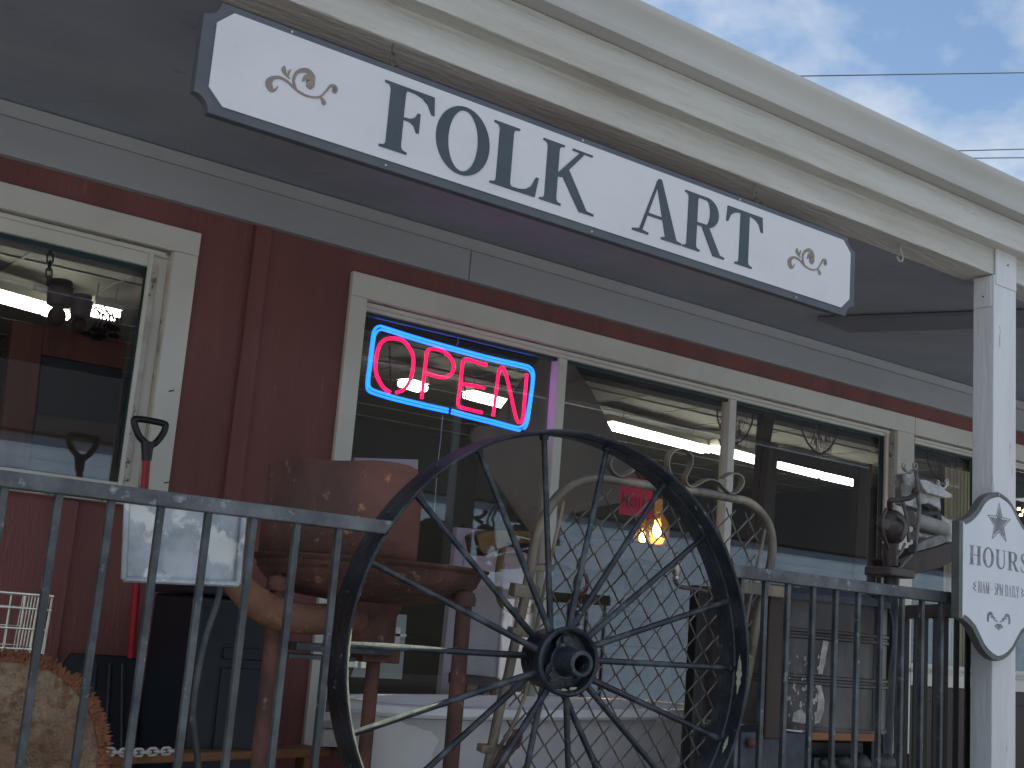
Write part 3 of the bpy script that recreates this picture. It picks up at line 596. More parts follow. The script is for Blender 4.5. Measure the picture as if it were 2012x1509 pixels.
for x in xs: MB().box((x-.006, RY+.009, .96), (x+.0115, RY+.026, 1.838)).build('baluster', 'iron', rr_, bevel=.002)
# second railing running back from the post
pA = Vector((4.62, 3.06, 0)); dr = (at(1757, 1191, Z=1.86)-at(1871, 1186, Z=1.86)); dr.z = 0; dr.normalize(); pB = pA+dr*1.02
r2 = thing('ramp_railing', 'dark iron railing running back behind the white post', 'railing', (pA.x, pA.y, .8)); sv = Vector((-dr.y, dr.x, 0))*.02
def barbox(mb, a, c, s1, z0, z1): mb.hexa([Vector((a.x, a.y, z0))-s1, Vector((c.x, c.y, z0))-s1, Vector((c.x, c.y, z0))+s1, Vector((a.x, a.y, z0))+s1], [Vector((a.x, a.y, z1))-s1, Vector((c.x, c.y, z1))-s1, Vector((c.x, c.y, z1))+s1, Vector((a.x, a.y, z1))+s1]); return mb
barbox(MB(), pA, pB, sv, 1.80, 1.86).build('top_rail', 'black', r2, bevel=.003)
barbox(MB(), pA, pB, sv, .93, .96).build('bottom_rail', 'black', r2, bevel=.003)
k = .06
while k < 1.0:
    a = pA+dr*k; barbox(MB(), a, a+dr*.018, sv*.45, .95, 1.802).build('baluster', 'black', r2); k += .115

# ---------------------------------------------------------------- wagon wheel set in the railing
wc = Vector((2.363, 2.95, 1.531)); wnv = Vector((.14865109, .98845076, .02946108)); wu = Vector((.98888, -.14871564, 0)); wv = Vector((-.00438132, -.02913347, .99956593))
WR, WW = .6657, .14
wh = thing('wagon_wheel', 'large black iron wagon wheel with rod spokes set into the porch railing', 'wagon wheel', wc-Vector((0, 0, WR)))
def wp(r, a, d): return wc+(wu*math.cos(a)+wv*math.sin(a))*r+wnv*d
MB().lathe(wc, wnv, [(WR, -WW/2), (WR, WW/2), (WR-.004, WW/2+.003), (WR-.009, WW/2), (WR-.010, .014), (WR-.014, .010), (WR-.014, -.010), (WR-.010, -.014), (WR-.009, -WW/2), (WR-.004, -WW/2-.003), (WR, -WW/2)], 128, ref=wu).build('rim', 'wheel', wh)
# spokes: rim pixel, hub pixel read from the photo -> angles
rimpx = [(940, 882), (1069, 858), (1191, 886), (1300, 958), (1382, 1055), (1433, 1180), (1446, 1313), (1418, 1454), (822, 978), (736, 1108), (690, 1268), (702, 1438)]
def wang(px_, py_, d):
    p = on(px_, py_, wc+wnv*d, wnv)-wc; return math.atan2(p.dot(wv), p.dot(wu))
angs = [wang(a, c, 0) for a, c in rimpx]
angs.sort(); 
full = [angs[0]]
# fill the hidden bottom with evenly spaced spokes
gaps = [(angs[(i+1) % len(angs)]-angs[i]) % (2*math.pi) for i in range(len(angs))]
gi = max(range(len(gaps)), key=lambda i: gaps[i]); nfill = max(1, round(gaps[gi]/(sorted(gaps)[len(gaps)//2])))-1
allang = list(angs)+[angs[gi]+gaps[gi]*(k+1)/(nfill+1) for k in range(nfill)]
allang.sort(key=lambda a: a % (2*math.pi))
for i, a in enumerate(allang):
    front = i % 2 == 0; dh = -.055 if front else .012; off = .06 if front else -.05
    p0 = wp(.085, a+off, dh); p1 = wp(WR-.012, a, 0)
    sp = MB().tube([p0, p0.lerp(p1, .5), p1], [.0100, .0090, .0088], 10).build('spoke', 'spoke', wh)
    MB().lathe(p1, (p1-p0), [(.0, -.02), (.013, -.014), (.015, .002), (.013, .01)], 10).build('rivet', 'wheel', sp)
    an = math.degrees(a) % 360
    if 168 < an < 185 or 190 < an < 212:
        q0 = p1.lerp(p0, .02); q1 = p1.lerp(p0, .62 if an < 186 else .55); up_ = Vector((0, -.0045, .0055))
        MB().tube([q0+up_, q0.lerp(q1, .33)+up_*1.05, q0.lerp(q1, .7)+up_*.9, q1+up_*.6], [.0052, .0068, .0055, .003], 6).build('worn_paint', 'flake', sp)
hb = MB().lathe(wc, wnv, [(.03, .05), (.078, .048), (.086, .035), (.084, -.03), (.090, -.055), (.099, -.082), (.099, -.096), (.093, -.102), (.086, -.098), (.083, -.075), (.083, -.058), (.03, -.056)], 64, ref=wu).build('hub', 'wheel', wh)
MB().lathe(wc, wnv, [(.024, -.055), (.024, -.166), (.026, -.169), (.034, -.169), (.037, -.166), (.038, -.12), (.045, -.075), (.05, -.056)], 40, ref=wu).build('hub_sleeve', 'wheel', hb)
MB().lathe(wc, wnv, [(.0, -.09), (.0245, -.09)], 24, ref=wu).build('hub_bore', 'black', hb)
b = MB(); P_ = []
for k in range(48):
    a = 2*math.pi*k/48; r = .056+.022*max(0, math.cos(3*(a-R(100))))**.6 if math.cos(3*(a-R(100))) > 0 else .052
    P_.append(wp(r, a, -.060))
b.prism(P_, wnv*-.022).build('hub_plate', 'wheel', hb, bevel=.002)
for a in (R(100), R(220), R(340)):
    c = wp(.062, a, -.083); e1 = (wu*math.cos(a)+wv*math.sin(a)); e2 = wv*math.cos(a)-wu*math.sin(a)
    b = MB(); b.prism([c+e1*.010+e2*.010, c+e1*.010-e2*.010, c-e1*.010-e2*.010, c-e1*.010+e2*.010], wnv*-.007); b.build('nut', 'wheel', hb, bevel=.0015)
b = MB()
for k in range(7):
    a = R(262+k*6); c = wp(.086+.004*math.sin(k*2.1), a, -.066-.002*k); b.ball(c, .009, (1.4, .5, .7), 8)
b.build('dried_debris', 'flake', hb)
def chip(mb, a0, a1, d0, d1, r, n=10):
    top = []; bot = []
    for k in range(n+1):
        a = a0+(a1-a0)*k/n; wob = math.sin(math.pi*k/n)*(.75+.25*math.sin(k*2.7)); mid = (d0+d1)/2
        top.append(wp(r, a, mid+(d1-d0)/2*wob)); bot.append(wp(r, a, mid-(d1-d0)/2*wob))
    mb.add(top+bot, [(i, i+1, n+2+i, n+1+i) for i in range(n)])
b = MB(); chip(b, R(-6), R(5), -.054, -.022, WR-.0125); chip(b, R(47.5), R(49.5), -.058, -.04, WR-.0095); chip(b, R(-22), R(-17), -.05, -.03, WR-.0125); chip(b, R(-30), R(-26), -.055, -.045, WR-.0125)
b.build('chipped_paint', 'flake', wh)
b = MB(); P_ = [wp(WR-.006, R(a), -WW/2-.0035) for a in range(176, 232, 4)]; b.tube(P_, [.0012+.0016*abs(math.sin(i*1.3)) for i in range(len(P_))], 6); b.build('worn_paint', 'flake', wh)
b = MB()
for a in (104, 130, 147, 168, 190, 208):
    b.ball(wp(WR+.001, R(a), .005), .008, n=8)
b.build('rim_rivets', 'wheel', wh)

# ---------------------------------------------------------------- chain link gate leaning behind the wheel
gn = Vector((0, 1, .16)).normalized(); g0 = Vector((2.9, 3.10, 2.1))
def G(x, y, d=0): return on(x, y, g0+gn*d, gn)
gt = thing('garden_gate', 'old arched chain link garden gate with scroll top leaning behind the wagon wheel', 'gate', (2.9, 3.3, .8))
fp = [(905, 1760), (932, 1640), (958, 1509), (972, 1440), (984, 1383), (998, 1330), (1008, 1281), (1024, 1208), (1041, 1123), (1053, 1056), (1071, 1012), (1098, 973), (1132, 949), (1181, 940), (1231, 947), (1281, 955), (1353, 963), (1399, 971), (1438, 979), (1466, 985), (1489, 1000), (1507, 1024), (1516, 1052), (1517, 1088), (1511, 1120), (1496, 1173), (1485, 1235), (1475, 1295), (1463, 1357), (1443, 1439), (1428, 1500), (1395, 1640), (1368, 1760)]
FP = [G(*p) for p in fp]
MB().tube(smoothpath(FP, 4), .0155, 12).build('pipe_frame', 'galv', gt)
MB().tube([FP[0], FP[-1]], .0155, 12).build('bottom_pipe', 'galv', gt)
b = MB(); b.tube(smoothpath([G(*p, -.01) for p in ((1107, 985), (1098, 1030), (1082, 1100), (1065, 1179), (1056, 1225), (1044, 1300), (1030, 1370), (1005, 1430), (975, 1480), (955, 1530), (925, 1660))], 3), .006, 8); b.build('tension_bar', 'galv', gt); b = MB()
b.tube(smoothpath([G(*p, -.01) for p in ((1503, 1040), (1497, 1072), (1488, 1107), (1479, 1154), (1468, 1210), (1458, 1290), (1440, 1370), (1418, 1460), (1380, 1620))], 3), .006, 8); b.build('tension_bar', 'galv', gt)
# fabric
inner = [G(*p) for p in ((915, 1740), (968, 1509), (1000, 1400), (1035, 1310), (1060, 1215), (1078, 1110), (1100, 1030), (1130, 985), (1180, 968), (1240, 968), (1300, 975), (1370, 990), (1430, 998), (1470, 1010), (1492, 1040), (1496, 1080), (1480, 1165), (1462, 1280), (1440, 1380), (1405, 1509), (1350, 1740))]
ex = Vector((1, 0, 0)); ez = gn.cross(ex).normalized()*-1
if ez.z < 0: ez = -ez
I2 = [((p-g0).dot(ex), (p-g0).dot(ez)) for p in inner]
def inside(x, y):
    c = False; n_ = len(I2)
    for i in range(n_):
        (xa, ya), (xb, yb) = I2[i], I2[(i+1) % n_]
        if (ya > y) != (yb > y) and x < (xb-xa)*(y-ya)/(yb-ya)+xa: c = not c
    return c
b = MB(); hx, hz = .0475, .0475
def gp_(i, j):     # node of the lattice, skewed a little as the old mesh hangs
    x = i*hx; z = j*hz; x += .035*z+.004*math.sin(z*9+x*5); z += .004*math.sin(x*11)
    return x, z
for i in range(-30, 30):
    for j in range(-36, 12):
        if (i+j) % 2: continue
        x, z = gp_(i, j)
        for di in (1, -1):
            xb, zb_ = gp_(i+di, j+1); ia, ib = inside(x, z), inside(xb, zb_)
            if not (ia or ib): continue
            if not (ia and ib):      # clip to about half
                f = .55
                if ia: xb, zb_ = x+(xb-x)*f, z+(zb_-z)*f
                else: x_, z_ = xb+(x-xb)*f, zb_+(z-zb_)*f; b.tube([g0+ex*x_+ez*z_, g0+ex*xb+ez*zb_+gn*.002], .0031, 5, caps=False); continue
            pa = g0+ex*x+ez*z; pb = g0+ex*xb+ez*zb_
            b.tube([pa-gn*.004*di, pa.lerp(pb, .12)-gn*.002*di, pa.lerp(pb, .88)+gn*.002*di, pb+gn*.004*di], .0031, 5, caps=False)
        if inside(x, z): b.ball(g0+ex*x+ez*z, .0032, n=6)
b.build('wire_mesh', 'wire', gt)
scr = crop(1180, 860, 5.029, [(690, 420), (672, 345), (655, 250), (680, 165), (740, 112), (810, 112), (870, 155), (892, 225), (872, 300), (832, 380), (832, 440), (880, 480), (945, 462), (1010, 422), (1085, 410), (1160, 445), (1230, 520), (1290, 550), (1350, 522), (1392, 455), (1385, 390), (1335, 352), (1265, 358), (1195, 402)])
MB().strap(smoothpath([G(*p, -.004) for p in scr], 4), gn, .026, .004).build('scrollwork', 'galv', gt)
scl = crop(900, 850, 3.018, [(1100, 270), (1060, 215), (1000, 240), (960, 256), (920, 240), (893, 195), (905, 150), (960, 125)])
MB().strap(smoothpath([G(*p, -.004) for p in scl], 4), gn, .026, .004).build('scrollwork', 'galv', gt)
for (xa, ya, xb, yb, hh) in ((1041, 1118, 1090, 1116, .010), (1012, 1160, 1062, 1168, .020), (1008, 1242, 1060, 1248, .012), (948, 1473, 1000, 1476, .012), (1462, 1155, 1550, 1166, .02), (1458, 1290, 1484, 1293, .008)):
    pa, pb = G(xa, ya, -.014), G(xb, yb, -.014); e = ez*hh
    b = MB(); b.prism([pa-e, pb-e, pb+e, pa+e], gn*.034); b.build('clamp', 'galv', gt, bevel=.004)
# ring and chain, rusty chain
b = MB(); c = G(1142, 1147, .03); P_ = [c+Vector((math.cos(2*math.pi*k/24)*.026, .0, math.sin(2*math.pi*k/24)*.034)) for k in range(24)]; b.tube(P_, .0065, 8, closed=True)
b.tube(smoothpath([G(1150, 1090, .03), G(1140, 1100, .03), G(1136, 1115, .02), G(1146, 1120, .03)], 4), .006, 6)
chain(b, [G(1141, 1165, .03), G(1136, 1190, .03), G(1133, 1232, .03)], .028, .018, .003)
tag(b.build('hanging_chain', 'rust2'), 'short rusty chain on an iron ring hanging above the wheel hub', 'chain')
b = MB(); chain(b, [G(1018, 1440, -.05), G(1010, 1462, -.06), G(992, 1482, -.06), G(972, 1525, -.05), G(965, 1590, -.04)], .05, .034, .006)
chain(b, [G(1012, 1450, -.04), G(985, 1490, -.05), G(990, 1530, -.05)], .04, .028, .0045)
tag(b.build('rusty_chain', 'rust2'), 'thick rusty chain knotted on the lower left of the chain link gate', 'chain')

# ---------------------------------------------------------------- forge
fc = Vector((2.045, 3.5, 0)); fz = 1.77; fr_ = .375
fg = thing('blacksmith_forge', 'rusty blacksmith forge with round pan, curved hood, blower pipe and pipe legs', 'forge', (fc.x, fc.y, .8))
MB().lathe(fc+Vector((0, 0, fz)), (0, 0, 1), [(.0, -.118), (.12, -.116), (.22, -.105), (.30, -.080), (.34, -.045), (.355, -.01), (fr_, .0), (fr_+.003, .006), (fr_-.006, .008), (.345, -.004), (.33, -.045), (.29, -.072), (.2, -.095), (.0, -.105)], 72).build('pan', 'rust2', fg)
b = MB(); P_ = []; n_ = 40; a0, a1 = 110, 262; hr = fr_-.025; ht = .315
top = []; bot = []
for k in range(n_+1):
    a = R(a0+(a1-a0)*k/n_); e = (a1-a0)*(1-k/n_)*math.pi/180*hr; rr = .05; cut = 0 if e > rr else rr-math.sqrt(max(rr*rr-(rr-e)**2, 0))
    zt_ = fz-.03+ht-cut-.004*math.sin(k*.5); top.append((fc.x+hr*math.cos(a), fc.y+hr*math.sin(a), zt_)); bot.append((fc.x+hr*math.cos(a), fc.y+hr*math.sin(a), fz-.03))
b.add(top+bot, [(i, i+1, n_+2+i, n_+1+i) for i in range(n_)])
hood = b.build('hood', 'rust', fg); so_ = hood.modifiers.new('solid', 'SOLIDIFY'); so_.thickness = .004
for a in (188, 301):
    x, y = fc.x+.335*math.cos(R(a)), fc.y+.335*math.sin(R(a))
    MB().tube([(x, y, .8), (x, y, fz-.08)], .024, 14).lathe((x, y, fz-.085), (0, 0, 1), [(.0, -.02), (.034, -.02), (.036, .0), (.03, .02), (0, .03)], 14).build('leg', 'rust2', fg)
# the leg seen at the right end of the pan in the photo
pt = at(735, 1300, Y=3.45)
MB().box((pt.x-.06, 3.42, 1.475), (pt.x+.075, 3.5, 1.515)).build('ash_gate', 'rust2', fg, bevel=.004)
MB().tube([(pt.x+.01, 3.47, .8), (pt.x+.01, 3.47, 1.475)], .022, 14).build('leg', 'rust2', fg)
MB().lathe((pt.x-.01, 3.5, 1.515), (0, 0, 1), [(.09, 0), (.092, .10), (.105, .13), (.105, .165)], 32).build('ash_chute', 'rust2', fg)
pipe = [at(x, y, Y=3.4+d) for x, y, d in ((408, 1085, .1), (440, 1112, .07), (478, 1160, .04), (530, 1200, .0), (590, 1215, .0), (660, 1216, .03), (720, 1216, .08))]
MB().tube(smoothpath(pipe, 6), [.024+.022*min(1, i/14) for i in range(37)], 20).build('blower_pipe', 'rustpipe', fg)
b = MB(); pb = at(595, 1270, Y=3.42); b.box((pb.x-.03, 3.40, pb.z-.012), (pb.x+.30, 3.46, pb.z+.012)); b.box((pb.x-.06, 3.38, pb.z-.035), (pb.x+.16, 3.48, pb.z-.022)); b.build('bracket', 'iron', fg, bevel=.002)
b = MB(); pb = at(780, 1245, Y=3.55); b.box((pb.x-.012, 3.54, pb.z-.03), (pb.x+.006, 3.56, pb.z+.02)); b.box((pb.x-.02, 3.54, pb.z-.008), (pb.x+.03, 3.56, pb.z)); b.build('latch', 'chrome', fg)

# ---------------------------------------------------------------- snow shovel, metal scoop, bin, basket, saw, plank, chain
SY2 = 4.55
sh = thing('snow_shovel', 'black snow shovel with red shaft and black D handle leaning on the red wall', 'shovel', at(260, 1480, Y=SY2))
hp = crop(0, 400, 2.874, [(835, 1360), (790, 1320), (765, 1265), (757, 1225), (775, 1216), (850, 1226), (925, 1243), (935, 1258), (920, 1300), (880, 1350), (850, 1365)])
MB().tube(smoothpath([at(*p, Y=SY2) for p in hp], 4, closed=True), .0125, 10, closed=True).build('handle', 'black', sh)
MB().tube([at(290, 868, Y=SY2), at(289, 885, Y=SY2), at(288, 905, Y=SY2)], [.026, .021, .018], 14).build('socket', 'black', sh)
MB().tube([at(288, 904, Y=SY2), at(273, 1090, Y=SY2+.05), at(257, 1292, Y=SY2+.1)], .0145, 14).build('shaft', 'redpaint', sh)
b = MB(); bt = [at(x, y, Y=SY2+d) for x, y, d in ((140, 1283, .1), (265, 1290, .1), (280, 1310, .1), (268, 1520, -.03), (98, 1510, -.03), (125, 1305, .1))]
b.prism(bt, (0, .02, 0)); blade = b.build('blade', 'black', sh, bevel=.006)
for xx in (.2, .4, .62, .82):
    a = bt[0].lerp(bt[1], xx); c = bt[4].lerp(bt[3], xx); MB().tube([a-Vector((0, .004, .03)), c-Vector((0, .004, 0))], .008, 8).build('rib', 'black', blade)
TY = 3.12
mt_ = thing('metal_scoop', 'dented galvanised metal scoop with flanged edges and bent pipe behind the left railing', 'scoop', at(350, 1500, Y=TY))
q = [at(x, y, Y=TY) for x, y in ((240, 1138), (464, 1148), (476, 1012), (246, 990))]
sf = MB(); nx, nz = 16, 10; vs = []
for j in range(nz+1):
    for i in range(nx+1):
        a = q[0].lerp(q[1], i/nx); c = q[3].lerp(q[2], i/nx); p = a.lerp(c, j/nz); p.y += .003*math.sin(i*.9+j*.5)*math.sin(j*.7+.3)*(1 if 0 < i < nx and 0 < j < nz else 0); vs.append(p)
sf.add(vs, [(j*(nx+1)+i, j*(nx+1)+i+1, (j+1)*(nx+1)+i+1, (j+1)*(nx+1)+i) for j in range(nz) for i in range(nx)]); sf.build('pan_sheet', 'alu', mt_)
b = MB()
for a, c in ((q[0], q[1]), (q[1], q[2]), (q[3], q[0])): b.tube([a+Vector((0, -.012, 0)), c+Vector((0, -.012, 0))], .008, 8)
b.tube([at(320, 1008, Y=TY-.012), at(318, 1118, Y=TY-.012), at(326, 1126, Y=TY-.012)], .003, 6); b.build('rolled_edge', 'alu', mt_)
MB().tube(smoothpath([at(x, y, Y=TY+.03) for x, y in ((437, 1140), (425, 1190), (405, 1250), (388, 1330), (379, 1400), (384, 1460), (390, 1520), (385, 1700))], 5), .0085, 10).build('bent_pipe', 'iron', mt_)
BY = 4.22
c0_ = at(303, 1165, Y=BY+.4); c1_ = at(562, 1165, Y=BY)
bn = thing('storage_bin', 'tall dark navy plastic bin with recessed panels against the red wall', 'bin', ((c0_.x+c1_.x)/2, BY, .8))
MB().box((c0_.x, BY, .8), (c1_.x, BY+.4, 1.64)).build('body', 'navy', bn, bevel=.015)
MB().box((c0_.x-.015, BY-.015, 1.642), (c1_.x+.015, BY+.42, 1.675)).build('lid', 'navy', bn, bevel=.01)
for a, c in ((1.10, 1.40), (1.43, 1.47)): MB().box((c0_.x+.12, BY-.008, a), (c1_.x-.03, BY+.002, c)).build('door_panel', 'navy', bn, bevel=.003)
MB().box((c0_.x+.02, BY-.006, 1.10), (c0_.x+.11, BY+.002, 1.60)).build('door_panel', 'navy', bn, bevel=.003)
# wire basket
WY = 3.75
bk = thing('wire_basket', 'bright wire basket at the lower left behind the railing', 'basket', at(20, 1290, Y=WY))
x1_ = at(104, 1172, Y=WY).x; zt_ = at(50, 1168, Y=WY).z; zm = at(50, 1196, Y=WY).z; zl = at(50, 1236, Y=WY).z; zbm = at(50, 1276, Y=WY).z; xl_ = x1_-.46
b = MB()
def rectring(z, ins=0, r=.003):
    b.tube([(xl_+ins, WY+ins, z), (x1_-ins, WY+ins, z), (x1_-ins, WY+.28-ins, z), (xl_+ins, WY+.28-ins, z)], r, 6, closed=True)
rectring(zt_, 0, .0045); rectring(zm); rectring(zl, .004); rectring(zbm, .008)
for k in range(13):
    x = xl_+.46*k/12; b.tube([(x, WY+.003, zt_), (x, WY+.01, zbm-.01), (x, WY+.27, zbm-.01), (x, WY+.277, zt_)], .0019, 5)
for k in range(10):
    y = WY+.28*k/9
    for x in (x1_-.002,): b.tube([(x, y, zt_), (x-.006, y, zbm-.01)], .0024, 5)
b.build('wire_cage', 'chrome', bk)
MB().box((x1_-.21, WY+.02, zbm), (x1_-.15, WY+.022, zm-.02)).build('tag_card', 'alu', bk)
# saw blade
sY = 3.25
sc0 = at(-10, 1515, Y=sY); rs = (at(210, 1515, Y=sY)-sc0).length
sc0.z += .01
b = MB(); P_ = []
nt_ = 150
for k in range(nt_):
    a = 2*math.pi*k/nt_; P_ += [(sc0.x+rs*.955*math.cos(a), sc0.z+rs*.955*math.sin(a)), (sc0.x+rs*(1.0+random.uniform(-.012, .008))*math.cos(a-.008), sc0.z+rs*math.sin(a-.008))]
b2 = MB(); cen_ = [Vector((sc0.x, sY, sc0.z)), Vector((sc0.x, sY+.012, sc0.z))]
n2 = len(P_); inn = [(sc0.x+rs*.90*math.cos(2*math.pi*k/n2), sc0.z+rs*.90*math.sin(2*math.pi*k/n2)) for k in range(n2)]
sb = thing('saw_blade', 'big round rusty saw blade with lichen pale face and ragged teeth at lower left', 'saw blade', (sc0.x, sY, sc0.z-rs))
MB().lathe((sc0.x, sY+.006, sc0.z), (0, 1, 0), [(0, -.034), (rs*.3, -.030), (rs*.6, -.022), (rs*.85, -.008), (rs*.905, -.004), (rs*.905, .004), (0, .006)], 96).build('disc', 'saw', sb)
for k in range(n2): b2.xz([inn[k], inn[(k+1) % n2], P_[(k+1) % n2], P_[k]], sY+.002, sY+.009)
for _ in range(700):
    a = random.uniform(0, math.pi*.62) if _ % 2 else random.uniform(0, 2*math.pi); r = rs*random.uniform(.90, .985)
    c = Vector((sc0.x+r*math.cos(a), sY-.003, sc0.z+r*math.sin(a))); d = Vector((math.cos(a), -.6, math.sin(a)))
    s_ = random.uniform(.006, .014); e = Vector((-math.sin(a), 0, math.cos(a)))*s_*.45
    b2.add([c-e, c+e, c+d.normalized()*s_*1.5, c+Vector((0, .006, 0))], [(0, 1, 2), (1, 3, 2), (3, 0, 2)])
b2.build('toothed_edge', 'sawedge', sb)
fl = MB()
for _ in range(2600):
    a = random.uniform(-.3, math.pi*1.0); q_ = random.random()**.7; r = rs*(.2+.72*q_); dpt = .034*(1-(r/rs/.9)**2)
    c = Vector((sc0.x+r*math.cos(a), sY+.006-max(dpt, 0)-.001, sc0.z+r*math.sin(a))); an = a+random.gauss(0, .8); d = Vector((math.cos(an), -.35, math.sin(an))).normalized(); e = Vector((-math.sin(an), 0, math.cos(an)))
    s_ = random.uniform(.004, .010); fl.add([c-e*s_*.35, c+e*s_*.35, c+d*s_*1.6, c+Vector((0, .004, 0))], [(0, 1, 2), (1, 3, 2), (3, 0, 2)])
fk = fl.build('flaking_rust', 'saw', sb); fk['kind'] = 'stuff'
# plank shelf and chain on it
pa = at(205, 1485, Y=3.95); pb = at(650, 1469, Y=4.22); pb.z = pa.z+.012; pa2 = at(205, 1485, Y=3.95)
pa = at(205, 1485, Z=1.125); pb = at(650, 1471, Z=1.125); dd = (pb-pa).normalized(); nn = Vector((-dd.y, dd.x, 0)); 
if nn.y < 0: nn = -nn
pk = thing('plank_bench', 'low orange brown plank bench along the red wall at the bottom of the photo', 'bench', (pa+pb)/2-Vector((0, 0, .32)))
MB().hexa([pa-Vector((0, 0, .028)), pb-Vector((0, 0, .028)), pb+nn*.14-Vector((0, 0, .028)), pa+nn*.14-Vector((0, 0, .028))], [pa, pb, pb+nn*.14, pa+nn*.14]).build('seat_board', 'wood', pk, bevel=.003)
for f in (.08, .92):
    q_ = pa.lerp(pb, f); MB().box((q_.x-.03, q_.y+.02, .8), (q_.x+.03, q_.y+.09, q_.z-.029)).build('leg', 'wood', pk, bevel=.002)
MB().hexa([pa+Vector((0, .01, -.2)), pb+Vector((0, .01, -.2)), pb+Vector((0, .03, -.2)), pa+Vector((0, .03, -.2))], [pa+Vector((0, .01, -.075)), pb+Vector((0, .01, -.075)), pb+Vector((0, .03, -.075)), pa+Vector((0, .03, -.075))]).build('apron_board', 'wood', pk, bevel=.002)
b = MB(); c_ = [on(x, y, pa+Vector((0, 0, .012))+nn*-.02, Vector((nn.x, nn.y, 0))) for x, y in ((150, 1474), (235, 1478), (262, 1479), (300, 1477), (345, 1475))]
chain(b, c_, .036, .022, .0042); tag(b.build('white_chain', 'paper'), 'white chain lying along the plank beside the saw blade', 'chain')

# ---------------------------------------------------------------- bathtub
ta = at(700, 1386, Y=3.93); tb_ = at(1350, 1390, Y=4.28); tb_.z = ta.z+.012
tu = (tb_-ta); tl = tu.length; tu.normalize(); tvv = Vector((-tu.y, tu.x, 0)).normalized(); tc_ = (ta+tb_)/2+tvv*.02
bt_ = thing('bathtub', 'white cast iron bathtub with rolled rim standing under the shop window behind the gate', 'bathtub', (tc_.x, tc_.y, .8))
def oval(a, c, z, k=44, e=.62): 
    P_ = []
    for i in range(k):
        t_ = 2*math.pi*i/k; cx_, sy_ = math.cos(t_), math.sin(t_)
        P_.append(tc_+tu*(math.copysign(abs(cx_)**e, cx_)*a)+tvv*(math.copysign(abs(sy_)**e, sy_)*c)+Vector((0, 0, z)))
    return P_
rings = [oval(tl/2-.05, .27, -.03), oval(tl/2-.09, .26, -.07), oval(tl/2-.16, .25, -.16), oval(tl/2-.26, .23, -.28), oval(tl/2-.38, .19, -.37), oval(.2, .1, -.40)]
b = MB(); k_ = 44
for r_ in rings: b.v += r_
for i in range(len(rings)-1):
    for j in range(k_): b.f.append((i*k_+j, i*k_+(j+1) % k_, (i+1)*k_+(j+1) % k_, (i+1)*k_+j))
b.f.append(tuple((len(rings)-1)*k_+j for j in range(k_))); b.build('basin', 'tubside', bt_)
b = MB(); prof = [(-.05, -.022), (.0, -.024), (.008, -.012), (.006, .012), (-.004, .018), (-.03, .018), (-.045, .008), (-.06, -.10), (-.12, -.25)]
for o_x, z_ in prof: b.v += oval(tl/2+o_x, .30+o_x, z_)
for i in range(len(prof)-1):
    for j in range(k_): b.f.append((i*k_+j, i*k_+(j+1) % k_, (i+1)*k_+(j+1) % k_, (i+1)*k_+j))
b.build('rim', 'enamel', bt_)
for s1 in (-1, 1):
    for s2 in (-1, 1):
        f0 = tc_+tu*s1*(tl/2-.45)+tvv*s2*.14; MB().tube([(f0.x, f0.y, tc_.z-.36), (f0.x, f0.y, .86), (f0.x, f0.y, .8)], [.03, .02, .04], 10).build('foot', 'tubside', bt_)

# ---------------------------------------------------------------- wringer washing machine
wy = 3.60; wr = .381
cw = at(1553, 1290, Y=wy); zb_ = at(1553, 1433, Y=wy-wr).z; zt_ = at(1553, 1166, Y=wy-wr).z
wm = thing('wringer_washer', 'old wringer washing machine with ribbed brown tub, limescale smear and black legs', 'washing machine', (cw.x, cw.y, .8))
z_r1 = at(1577, 1243, Y=wy-wr).z; z_r2 = at(1577, 1336, Y=wy-wr).z
pr = [(wr-.01, zb_-.012), (wr+.006, zb_-.01), (wr+.006, zb_+.004), (wr, zb_+.006)]
for zc in (z_r2, z_r1): pr += [(wr, zc-.020), (wr+.008, zc-.016), (wr+.008, zc-.008), (wr+.002, zc-.003), (wr+.002, zc+.003), (wr+.008, zc+.008), (wr+.008, zc+.016), (wr, zc+.020)]
pr += [(wr, zt_-.01), (wr+.008, zt_), (wr+.006, zt_+.012)]
MB().lathe((cw.x, cw.y, 0), (0, 0, 1), pr, 48).build('tub', 'copper', wm)
MB().lathe((cw.x, cw.y, 0), (0, 0, 1), [(wr+.012, zt_-.012), (wr+.014, zt_+.012), (wr-.02, zt_+.03), (wr*.6, zt_+.05), (0, zt_+.06)], 48).build('lid', 'navybase', wm)
# limescale
b = MB()
def smear(pts):
    V = []
    for x, y in pts:
        d = ray(x, y); A_ = d.x**2+d.y**2; B_ = -2*(d.x*cw.x+d.y*cw.y); C_ = cw.x**2+cw.y**2-(wr+.0035)**2; t_ = (-B_-math.sqrt(max(B_*B_-4*A_*C_, 0)))/(2*A_); V.append(O+d*t_)
    b.add(V, [tuple(range(len(V)))])
smear(crop(1360, 1100, 3.69, [(950, 585), (990, 595), (975, 680), (958, 760), (945, 830), (912, 826), (925, 740), (932, 680)]))
b.build('limescale', 'smear', wm); b = MB()
smear(crop(1360, 1100, 3.69, [(905, 900), (935, 905), (960, 1020), (955, 1100), (925, 1180), (885, 1190), (905, 1090), (915, 1000)]))
b.build('limescale', 'smear', wm); b = MB()
smear(crop(1360, 1100, 3.69, [(735, 1110), (790, 1080), (840, 1140), (870, 1120), (868, 1190), (790, 1185), (725, 1170)]))
b.build('limescale', 'smear', wm); b = MB()
